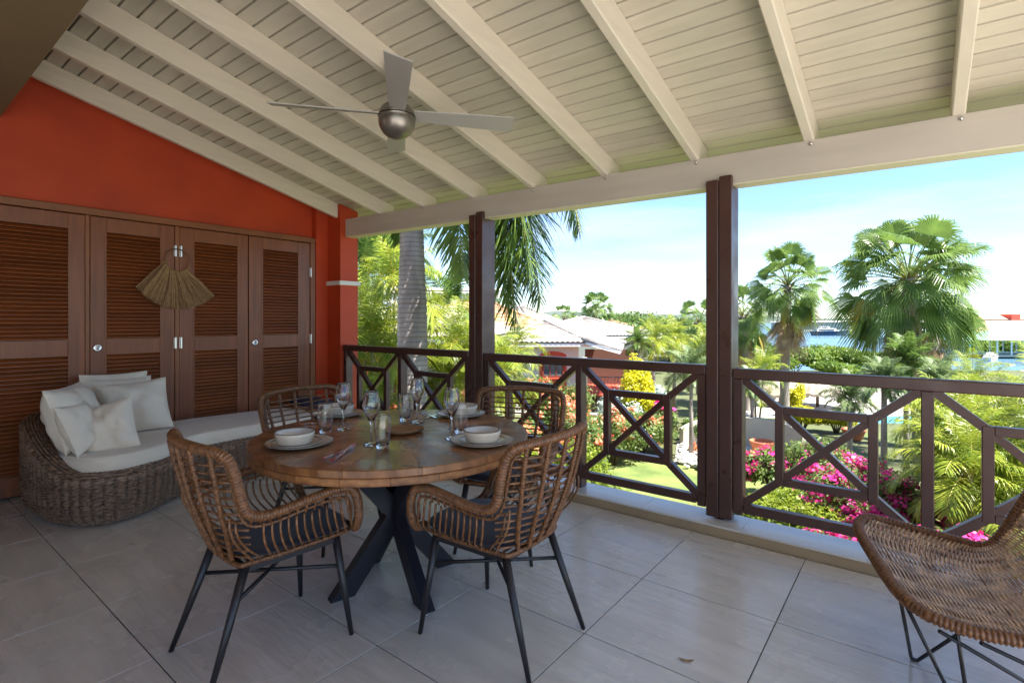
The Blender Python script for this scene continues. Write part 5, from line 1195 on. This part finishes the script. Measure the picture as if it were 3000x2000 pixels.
def boat(label, px, d, L, hull, rot, big=False):
    c = at(px, d, SEA); t = thing('motor_yacht', label, 'boat', c, rot, 'boats moored across the bay'); b = MB(); vs = []; W2 = L * 0.13
    secs = [(-0.5, .85, 0), (-0.2, 1.0, 0), (0.15, .95, .1), (0.38, .55, .35), (0.5, .04, .55)]
    for x, w_, lift in secs:
        hh = L * (0.115 + 0.05 * lift)
        vs += [(x * L * .95, -W2 * w_ * .7, -0.2), (x * L, -W2 * w_, hh), (x * L, W2 * w_, hh), (x * L * .95, W2 * w_ * .7, -0.2)]
    fs = [(0, 1, 2, 3)] + [(i * 4 + k, (i + 1) * 4 + k, (i + 1) * 4 + (k + 1) % 4, i * 4 + (k + 1) % 4) for i in range(4) for k in range(4)] + [(19, 18, 17, 16)]
    obj('hull', b.add(vs, fs), hull, t, w=False); z = L * 0.118
    obj('cabin', MB().hexa([(-.42 * L, -W2 * .75, z), (.22 * L, -W2 * .7, z), (.22 * L, W2 * .7, z), (-.42 * L, W2 * .75, z), (-.40 * L, -W2 * .7, z + .075 * L), (.12 * L, -W2 * .6, z + .075 * L), (.12 * L, W2 * .6, z + .075 * L), (-.40 * L, W2 * .7, z + .075 * L)]), M_wht, t, w=False)
    obj('cabin_window', MB().box(-.36 * L, .08 * L, -W2 * .78, -W2 * .70, z + .025 * L, z + .055 * L), M_win, t, w=False)
    obj('flybridge', MB().box(-.3 * L, -.02 * L, -W2 * .5, W2 * .5, z + .115 * L, z + .128 * L).box(-.28 * L, -.26 * L, -W2 * .45, W2 * .45, z + .076 * L, z + .115 * L).box(-.06 * L, -.04 * L, -W2 * .45, W2 * .45, z + .076 * L, z + .115 * L), M_wht, t, w=False); return t
M_navyhull = mat('navy_hull', (0.02, 0.045, 0.11), 0.2)
boat('large motor yacht with a dark navy hull, leftmost of the moored boats', 2430, 195, 13.5, M_navyhull, YAW + R(3)); rnd = random.Random(3)
for k in range(15):
    px = 2490 + k * 24 + rnd.uniform(-6, 6); boat('white moored motor boat, %s right of the navy-hulled yacht' % ('first second third fourth fifth sixth seventh eighth ninth tenth eleventh twelfth thirteenth fourteenth fifteenth'.split()[k]), px, 205 + rnd.uniform(0, 26), rnd.uniform(9, 15), M_wht, YAW + rnd.uniform(-.5, 2.4))
boat('white motorboat lying alongside the green-roofed jetty', 2905, 74, 4.6, M_wht, YAW + R(35)); boat('red-striped speedboat tied left of the green-roofed jetty', 2878, 80, 4.2, mat('red_hull', (0.5, 0.04, 0.04), 0.3), YAW + R(5))
# pontoon and pale marina sheds behind the boats
for k, (px, w_, hh) in enumerate(((2440, 30, 3.2), (2520, 26, 3.0), (2610, 34, 3.4), (2740, 30, 3.0), (2350, 24, 3.4), (2850, 26, 3.2))):
    t = house('low white-roofed marina shed', px, 262 + 6 * k, YAW, w_, 10, -4.2, 0.3 - .08 * k, 0.5, 1, M_wht, M_cream_wall)
    t.name = 'marina_shed'; t['category'] = 'shed'; t['label'] = 'low white-roofed marina shed ' + ('behind the navy-hulled yacht', 'just right of the navy-hulled yacht', 'left of the largest fan palm', 'behind the trunk of the largest fan palm', 'farthest left, beside the tall fan palm', 'right of the largest fan palm')[k]; t['group'] = 'marina sheds across the bay'
# jetty with the green roof, right
jt = thing('covered_jetty', 'covered jetty with a pale green roof and white posts at the right edge', 'jetty', at(3010, 78, SEA), YAW + R(-4))
obj('jetty_deck', MB().box(-5.6, 12, -1, 6, 0.25, 0.5), M_cream_wall, jt, w=False)
Mg = mat('mint_roof', (0.34, 0.60, 0.47), 0.6)
obj('roof_slope', MB().hexa([(-6.6, -1.6, 2.75), (13, -1.6, 2.75), (13, 6.5, 2.75), (-6.6, 6.5, 2.75), (-3.8, 2.3, 4.1), (13, 2.3, 4.1), (13, 2.6, 4.1), (-3.8, 2.6, 4.1)]), Mg, jt, w=False)
for x in range(-5, 12, 2): obj('jetty_post', MB().box(x, x + .14, -0.9, -.76, 0.5, 2.75).box(x, x + .14, 5.4, 5.54, 0.5, 2.75), M_wht, jt, w=False)
obj('jetty_deck', MB().box(-16, -5.6, 1, 3.2, 0.25, 0.45), M_cream_wall, jt, w=False)
obj('side_canopy', MB().box(-15, -6.8, 0.8, 3.4, 2.5, 2.62).box(-14.8, -14.65, 1, 1.15, .45, 2.5).box(-11, -10.85, 1, 1.15, .45, 2.5).box(-7.4, -7.25, 1, 1.15, .45, 2.5), Mg, jt, w=False)
hI = house('long low building with a pinkish tiled roof behind the green-roofed jetty', 3030, 100, YAW, 19, 9, -4.2, -0.9, 2.0, 1.0, mat('pink_tile', (0.62, 0.42, 0.32), 0.8, noise=(1, .1, ONE, 4)), M_cream_wall)
hJ = thing('apartment_block', 'long tan apartment block with orange roof and red stair tower near the right edge', 'building', at(2990, 235, -4), YAW)
obj('wall', MB().box(-21, 30, 0, 10, 0, 5.6), mat('tan_render', (0.58, 0.40, 0.22), 0.8), hJ, w=False)
obj('roof', MB().hexa([(-22, -1, 5.6), (30, -1, 5.6), (30, 11, 5.6), (-22, 11, 5.6), (-19, 4, 7.6), (30, 4, 7.6), (30, 6, 7.6), (-19, 6, 7.6)]), M_roof2, hJ, w=False)
obj('stair_tower', MB().box(-5.5, -1.5, -1.5, 4, 0, 7.9), M_redwall, hJ, w=False)
for k in range(9):
    x = -19.5 + k * 4.6
    if -7.5 < x < 0: continue
    for z in (0.7, 3.4): obj('window', MB().box(x, x + 2.4, -0.12, -0.005, z, z + 1.5), M_win, hJ, w=False)
# ------------------------------------------------------------------ planting
# royal palm in front of the railing, its crown above the roof edge
rb = at(1213, 7.6, GZ); rp = thing('royal_palm', 'tall royal palm with a thick ringed grey trunk close behind the left railing', 'palm tree', rb)
hgt = 7.3; b = MB(); N_ = 520; pts = []; rad = []
for i in range(N_ + 1):
    z = hgt * i / N_; r0 = lerp_tab([(0, .23), (0.6, .20), (1.6, .185), (2.6, .205), (3.6, .222), (4.2, .212), (4.8, .185), (5.4, .168), (7.3, .14)], z)
    ringp = 0.085 if z > 2.2 else 0.16; ph = (z / (ringp if z > 4.4 else ringp * 1.5)) % 1.0; pts.append((rb.x - 0.03 * z * .3, rb.y, GZ + z)); rad.append(r0 - (0.009 if ph < 0.2 else 0.0) + 0.002 * math.sin(z * 40))
b.tube(pts, lambda i: rad[i], 28); obj('trunk', b, M_trunk, rp, True)
cr_ = Vector((rb.x - .06, rb.y, GZ + hgt))
def royal_frond(azpx, out, drop, seed, up=0.5, L=0.62, n=92, m=None, w_=0.019, back=0.0):
    """a frond that arches out from the crown towards a photo column direction, then hangs"""
    d = Vector((cY, sY, 0)) * math.cos(azpx) + Vector((-sY, cY, 0)) * math.sin(azpx); P = [Vector((0, 0, 0)), Vector((out * .35, 0, up)), Vector((out * .8, 0, up * .75)), Vector((out * 1.0, 0, -drop * .25)), Vector((out * 1.1, 0, -drop * .65)), Vector((out * 1.15 + 0.05, 0, -drop))]
    me = pinnate('frond', catmull(P, 8), m or P_royal, n, L, w_, 0.42, 0.20, 0.45, seed, 4, 0.022, M_ystalk if seed % 2 else M_stalk, 0.0)
    a = math.atan2(d.y, d.x); return piece('frond', me, rp, cr_ - rb, (0, 0, a))
royal_frond(R(-6), 1.30, 3.35, 1, 0.45, 0.95, 120); royal_frond(R(6), 1.62, 3.05, 3, 0.5, 0.95, 116); royal_frond(R(-20), 1.55, 2.75, 5, 0.5, 0.9, 110); royal_frond(R(24), 1.35, 3.0, 7, .5, .9, 110); royal_frond(R(60), 1.1, 2.6, 2, .5, .8)
royal_frond(R(-10), 2.1, 2.1, 9, 0.7, 0.8, 100); royal_frond(R(172), 0.85, 2.3, 4, 0.5, 0.7, 90); royal_frond(R(150), 1.2, 2.0, 6, 0.5, 0.7, 90); royal_frond(R(110), 1.1, 2.0, 8, .5, .7); royal_frond(R(205), 1.5, 1.9, 12, 0.6, .7); royal_frond(R(-60), 1.9, 0.9, 14, 0.9); royal_frond(R(250), 1.6, 1.0, 16, 0.9)
# yellow-green arecas on the left
A_grp = 'yellow-green areca palms in the garden'
def areca(label, px, d, py, s_, n=15, stems=3, spread=0.3, seed=0, FS=None, g=A_grp, tr=0.035, name='areca_palm', low=4):
    z = land(px, d); top = H - (py - 937) / 1523.0 * d; return feather_palm(name, label, at(px, d, z), max(0.3, top - z), s_, FS or FS_lime, n, stems, spread, seed, g, tr=tr, lowest=low)
areca('areca palm highest in the gap left of the royal palm trunk', 1105, 10.5, 835, 0.85, 15, 3, 0.35, 1)
areca('golden areca palm low beside the red pillar, above the railing', 1068, 9.4, 985, 0.62, 14, 3, 0.3, 2)
areca('areca palm behind the railing, left of the royal palm trunk base', 1120, 12.0, 1010, 0.7, 14, 3, 0.4, 3)
areca('areca palm with a rounded head just right of the royal palm trunk', 1292, 11.5, 985, 0.62, 16, 3, 0.35, 4)
areca('areca palm pressed against the left brown post', 1352, 11.0, 1005, 0.62, 15, 3, 0.3, 5)
areca('areca palm with one long arching frond over the two-storey house', 1325, 13.0, 900, 0.95, 8, 1, 0.0, 6, FS_green)
areca('light green areca palm in front of the arched-window house, right of the left post', 1478, 13.5, 1010, 0.55, 16, 3, 0.3, 7)
areca('small areca palm behind the crossed railing near the left post', 1455, 12.5, 1090, 0.6, 13, 2, 0.3, 8)
areca('tall dark feather palm left of the royal palm, behind the arecas', 1075, 15.0, 800, 1.2, 14, 1, 0.0, 9, FS_green, None, 0.09, 'feather_palm')
areca('feather palm behind the red pillar edge, its fronds hanging dark', 1140, 18.0, 760, 1.3, 14, 1, 0.0, 33, FS_green, None, 0.09, 'feather_palm')
# weeping palms in the middle distance
areca('weeping feather palm right of the yellow shrub', 1915, 21, 1005, 0.66, 24, 1, 0, 10, FS_lime, None, 0.08, 'feather_palm')
areca('weeping feather palm left of the fan palm beside the right post', 1975, 23, 995, 0.72, 24, 1, 0, 11, FS_lime, None, 0.08, 'feather_palm')
areca('dark drooping feather palm at the corner of the veranda wing', 1868, 20, 1003, 0.5, 16, 1, 0, 12, FS_green, None, 0.08, 'feather_palm')
areca('slender grey feather palm in front of the right post, above the pale wall', 2025, 15.5, 1095, 0.75, 15, 1, 0, 13, FS_grey, None, 0.06, 'feather_palm')
areca('bright lime palm low behind the railing, left of the right post', 2060, 26, 1035, 0.9, 14, 3, .4, 14)
# fan palms
def fpalm(label, px, d, py, rpx, seed, **k):
    z = land(px, d); top = H - (py - 937) / 1523.0 * d; return fan_palm(label, at(px, d, z), top - z, rpx / 1523 * d, seed=seed, **k)
fpalm('fan palm alone against the sky in the middle gap, behind the pale roofs', 1745, 44, 898, 50, 1, n=60, skirt=22)
fpalm('small fan palm half hidden behind the royal palm frond tips', 1655, 50, 930, 38, 2, n=34, skirt=10)
fpalm('fan palm with hanging leaves directly left of the right brown post', 2048, 30, 945, 75, 3, n=34, skirt=14)
fpalm('tall fan palm with a long brown skirt, right of the right post', 2297, 21.5, 835, 112, 4, n=60, skirt=30, yellow=3, lean=(0.12, 0.1))
fpalm('shorter fan palm just right of the right post, partly behind the taller one', 2190, 24, 925, 95, 5, n=44, skirt=16, lean=(-0.25, 0.2))
fpalm('largest fan palm with ragged hanging leaves, near the right edge', 2705, 14.8, 812, 185, 6, n=78, skirt=30, yellow=1, lean=(-0.35, -0.1), trunk_r=0.2)
fpalm('fan palm trunk with a brown skirt behind the largest fan palm', 2735, 16.5, 905, 120, 7, n=20, skirt=26, yellow=2, trunk_r=0.18)
fpalm('small dark fan palm by the water left of the largest fan palm', 2560, 60, 925, 40, 8, n=30, skirt=8)
# green fluffy palms right
areca('fluffy green palm directly under the largest fan palm', 2655, 12.5, 1060, 0.52, 24, 1, 0, 20, FS_green, 'fluffy palms beyond the right railing', 0.06, 'feather_palm', 4)
areca('fluffy grey-green palm rising behind the top rail, left of the railing baluster', 2590, 10.8, 1118, 0.46, 24, 1, 0, 21, FS_grey, 'fluffy palms beyond the right railing', 0.06, 'feather_palm', 4)
areca('fluffy grey-green palm right above the railing baluster', 2750, 10.5, 1125, 0.48, 24, 1, 0, 22, FS_grey, 'fluffy palms beyond the right railing', 0.06, 'feather_palm', 4)
areca('lime-tipped palm above the top rail near the right edge', 2862, 11.0, 1115, 0.45, 17, 2, 0.15, 23, FS_lime, 'fluffy palms beyond the right railing', 0.05, 'feather_palm', 4)
areca('grey-green palm drooping over the pool deck, above the inner railing square', 2490, 12.5, 1165, 0.52, 22, 1, 0, 24, FS_grey, 'fluffy palms beyond the right railing', 0.06, 'feather_palm', 4)
areca('yellow-green areca palm at the right edge, level with the top rail', 2990, 8.0, 1165, 0.50, 14, 3, 0.25, 25)
areca('areca palm behind the baluster of the right railing', 2790, 9.6, 1225, 0.50, 17, 4, 0.3, 26)
areca('areca palm filling the right-hand railing bay', 2870, 7.4, 1290, 0.52, 17, 4, 0.35, 27)
areca('areca palm low behind the inner square of the right-hand bay', 2930, 6.6, 1400, 0.52, 17, 4, 0.3, 28)
areca('grey-green feather palm low behind the baluster of the right railing', 2880, 7.6, 1390, 0.6, 22, 2, 0.3, 29, FS_grey, None, 0.04, 'feather_palm')
areca('areca palm just outside the right edge above the lounge chair', 3070, 7.0, 1240, 0.55, 14, 4, 0.35, 30)
areca('small fan-leaved palm below the shorter fan palm', 2215, 20, 1085, 0.55, 15, 3, .3, 31)
areca('slim palm on the pool deck seen through the left bay of the right railing', 2205, 17.5, 1130, 0.62, 15, 1, 0, 34, FS_grey, None, 0.07, 'feather_palm')
# bushes and hedges
def hb(label, px, d, py_top, rx, ry, n, size, m, **k):
    z = land(px, d); top = H - (py_top - 937) / 1523.0 * d; name = k.pop('name', 'garden_bush'); cat = k.pop('cat', 'bush'); return bush(name, label, cat, at(px, d, z), rx, ry, top - z, n, size, m, **k)
HG = 'clipped yellow-green hedge bushes close below the railing'
hb('clipped yellow-green bush behind the near right armchair', 1665, 9.6, 1262, 0.85, 0.8, 9000, 0.042, L_box, group=HG, seed=1, k=26, name='hedge_bush', cat='hedge')
hb('rounded yellow-green bush in the lower left corner of the middle railing', 1775, 8.6, 1385, 0.62, 0.6, 8500, 0.036, L_box, group=HG, seed=2, k=26, name='hedge_bush', cat='hedge')
hb('yellow-green bush seen through the far armchair back', 1520, 9.8, 1275, 0.9, 0.8, 8000, 0.042, L_box, group=HG, seed=3, k=26, name='hedge_bush', cat='hedge')
hb('yellow-green bush directly right of the right post', 2250, 8.4, 1425, 0.65, 0.6, 9000, 0.036, L_box, group=HG, seed=4, k=26, name='hedge_bush', cat='hedge')
hb('wide yellow-green bush left of the pink bougainvillea in the right railing', 2385, 7.9, 1455, 0.75, 0.6, 10000, 0.034, L_box, group=HG, seed=5, k=30, name='hedge_bush', cat='hedge')
hb('golden-tipped bush behind the lower bar of the left inner square', 2330, 9.6, 1405, 0.7, 0.5, 7000, 0.036, L_box, group=HG, seed=6, k=24, name='hedge_bush', cat='hedge')
BG = 'bougainvillea bushes in flower'
hb('bougainvillea mound with red-pink tips in the middle of the garden', 1880, 15.8, 1185, 1.25, 1.0, 14000, 0.055, L_boug, group=BG, flowers=(F_coral, 1500, 0.05, 0.3), seed=7, k=30, name='bougainvillea', cat='flowering bush')
hb('bougainvillea with bright pink crown behind the middle railing', 1900, 18.5, 1155, 1.0, 0.8, 5000, 0.06, L_boug, group=BG, flowers=(F_pink, 2600, 0.055, 0.7), seed=8, k=16, name='bougainvillea', cat='flowering bush')
hb('pink bougainvillea spilling beside the terracotta bowl', 2270, 11.6, 1290, 0.75, 0.7, 7000, 0.045, L_boug, group=BG, flowers=(F_pink, 1700, 0.045, 0.35), seed=9, k=20, name='bougainvillea', cat='flowering bush')
hb('wide pink bougainvillea behind the left inner square of the right railing', 2420, 10.8, 1275, 1.15, 0.9, 14000, 0.045, L_boug, group=BG, flowers=(F_pink, 2200, 0.042, 0.4), seed=10, k=30, name='bougainvillea', cat='flowering bush')
hb('bougainvillea with the brightest magenta flowers, beside the railing baluster', 2570, 8.0, 1325, 1.05, 0.7, 14000, 0.036, L_boug, group=BG, flowers=(F_pink, 6500, 0.036, 0.30), seed=11, k=26, name='bougainvillea', cat='flowering bush')
hb('low magenta bougainvillea right behind the lounge chair seat', 2720, 6.3, 1500, 0.85, 0.6, 11000, 0.034, L_boug, group=BG, flowers=(F_pink, 3600, 0.034, 0.4), seed=12, k=24, name='bougainvillea', cat='flowering bush')
hb('low bougainvillea with few flowers at the foot of the right railing', 2500, 7.0, 1500, 0.7, 0.5, 9000, 0.034, L_boug, group=BG, flowers=(F_pink, 3000, 0.034, 0.4), seed=13, k=24, name='bougainvillea', cat='flowering bush')
hb('bougainvillea clump behind the lounge chair back', 2880, 5.9, 1545, 0.7, 0.5, 8000, 0.034, L_boug, group=BG, flowers=(F_pink, 3000, 0.034, 0.4), seed=32, k=24, name='bougainvillea', cat='flowering bush')
IX = 'red and orange flowering hedges before the houses'
for i, (px, d, py, rx, n, lab) in enumerate(((1575, 19.5, 1085, 1.3, 5000, 'flowering hedge with coral blossoms under the arched window'), (1680, 18.0, 1108, 1.1, 4500, 'dark green flowering hedge at the corner of the arched-window house'), (1640, 14.0, 1150, 1.0, 6500, 'coral-tipped low hedge left of the railing baluster'), (1700, 12.5, 1190, 0.85, 6500, 'mixed orange and green hedge left of the garden path'), (1560, 12.2, 1195, 0.9, 6000, 'coral-tipped hedge behind the far armchair'), (1460, 11.6, 1165, 0.9, 6000, 'orange-tipped hedge behind the left post foot'), (1375, 11.5, 1180, 0.8, 5000, 'orange flowering plant at the foot of the left red parapet'), (1800, 14.6, 1175, 0.7, 5000, 'green hedge with coral tips right of the garden path'), (1130, 10.5, 1105, 0.8, 5500, 'orange-tipped croton left of the royal palm foot'))):
    hb(lab, px, d, py, rx, 0.7, n, 0.05, L_boug if i % 2 else L_bush, group=IX, flowers=(F_coral, 1200, 0.045, 0.45), seed=40 + i, k=20, name='flowering_hedge', cat='hedge')
SG = 'silvery-leaved shrubs'
for i, (px, d, py, rx, lab) in enumerate(((1820, 17.5, 1128, 0.9, 'silvery shrub behind the pink bougainvillea crown, left part'), (1905, 19.5, 1105, 0.8, 'silvery shrub highest of its kind, right of the yellow shrub'), (2440, 9.6, 1400, 0.55, 'silvery shrub inside the left inner square of the right railing'), (1065, 8.6, 1120, 0.45, 'pale variegated shrub between the red pillar and the royal palm'), (1145, 8.4, 1150, 0.45, 'pale variegated shrub at the foot of the royal palm'))):
    hb(lab, px, d, py, rx, rx, 5000, 0.045, L_silver, group=SG, seed=60 + i, k=18, name='silver_shrub', cat='shrub')
hb('round golden-yellow shrub above the top rail, in front of the veranda wing', 1860, 17.8, 1018, 0.75, 0.7, 9000, 0.05, L_yellow, seed=70, k=9, name='golden_shrub', cat='shrub')
hb('round green shrub in a tub on the pool deck between the palapas', 2330, 22.5, 1108, 0.4, 0.4, 3000, 0.05, L_yellow, seed=71, k=9, name='tub_shrub', cat='shrub')
hb('low lime hedge on the pool deck below the palapas', 2350, 19.5, 1178, 0.9, 0.5, 5000, 0.05, L_yellow, seed=72, k=14, name='lime_hedge', cat='hedge')
hb('small lime hedge on the pool deck under the drooping grey-green palm', 2450, 19.0, 1190, 0.7, 0.5, 4000, 0.05, L_yellow, seed=73, k=14, name='lime_hedge', cat='hedge')
hb('low green hedge behind the curved wall left of the right post', 2060, 17.5, 1215, 0.8, 0.5, 4000, 0.055, L_bush, seed=74, k=14, name='low_hedge', cat='hedge')
for i, (px, d, py, r_, lab) in enumerate(((2330, 47, 1005, 2.6, 'mangrove bush leftmost on the near shore of the bay'), (2440, 49, 1000, 2.9, 'mangrove bush tallest in the middle of the near shore'), (2530, 47, 1020, 2.3, 'mangrove bush rightmost on the near shore, left of the largest fan palm'), (2445, 42, 1055, 1.9, 'bright low mangrove bush in front of the others'), (2260, 46, 1030, 2.2, 'mangrove bush behind the tall fan palm'), (2600, 50, 1025, 2.5, 'mangrove bush behind the fluffy green palms'), (2930, 96, 965, 3.2, 'rounded bush on the shore left of the pink-roofed building'), (2870, 92, 970, 3.0, 'rounded bush on the shore right of the largest fan palm'))):
    hb(lab, px, d, py, r_, r_ * .8, 9000, 0.13, L_mang, seed=80 + i, k=34, name='mangrove_bush', cat='bush', group='mangrove bushes along the bay')
TG = 'broadleaf trees behind the houses'; rnd = random.Random(9)
labs = ['broadleaf tree behind the pale roofs', ]
for i, (px, d, py, r_, lab) in enumerate(((1560, 70, 923, 4, 'broadleaf tree behind the frond tips, left of the lone fan palm'), (1690, 75, 918, 4.5, 'broadleaf tree directly behind the lone fan palm trunk'), (1800, 62, 916, 4.2, 'broadleaf tree just right of the lone fan palm'), (1855, 66, 903, 4.5, 'tallest broadleaf tree on the skyline in the middle gap'), (1905, 60, 913, 4.4, 'broadleaf tree right of the tallest one'), (1960, 64, 923, 4, 'broadleaf tree behind the weeping palms'), (2020, 70, 928, 4, 'broadleaf tree behind the fan palm by the right post'), (1835, 48, 948, 3.2, 'lower broadleaf tree in front of the skyline trees'), (1460, 48, 918, 4, 'broadleaf tree behind the hanging royal palm fronds'), (2110, 60, 938, 4, 'broadleaf tree hidden behind the right post'), (2180, 66, 985, 3.5, 'broadleaf tree behind the shorter fan palm'), (2640, 170, 930, 4.5, 'distant dark tree behind the largest fan palm'))):
    z = land(px, d) if px < 2300 else SEA; top = H - (py - 937) / 1523.0 * d; tree('broadleaf_tree', lab, at(px, d, z), top - z + 0.3, r_ * 1.35, (top - z) * 0.48, 8000, 0.20, L_tree, seed=i, group=TG)
for i, px in enumerate((2880, 2905, 2935, 2975)):
    tree('broadleaf_tree', ('distant tree in front of the tan apartment block, leftmost', 'distant tree in front of the tan apartment block, second from left', 'distant tree before the red stair tower', 'distant tree right of the red stair tower')[i], at(px, 215, -4.2), 5.6 - .4 * (i % 2), 3.0, 2.4, 2500, 0.3, L_tree, seed=30 + i, group='trees before the apartment block')
# small things on the lawn edge: dry grass tufts
tg = MB(); V = []; Fq = []; rnd = random.Random(12)
for c in range(26):
    px = rnd.uniform(1905, 2080); d = rnd.uniform(8.2, 10.5); p0 = at(px, d, land(px, d))
    for k in range(46):
        a = rnd.uniform(0, 6.28); dd = Vector((math.cos(a) * .35, math.sin(a) * .35, 1)).normalized(); leafstrip(V, Fq, p0 + Vector((rnd.gauss(0, .08), rnd.gauss(0, .08), 0)), dd, Vector((-math.sin(a), math.cos(a), 0)), rnd.uniform(.25, .75), 0.006, 0.25)
o = piece('ornamental_grass', npmesh('ornamental_grass', np.array([tuple(v) for v in V]), np.array(Fq), leafmat('dry_grass', (0.30, 0.26, 0.08), (0.48, 0.34, 0.16), 4)), None, kind='stuff', label='thin reddish ornamental grass on the near edge of the lawn')
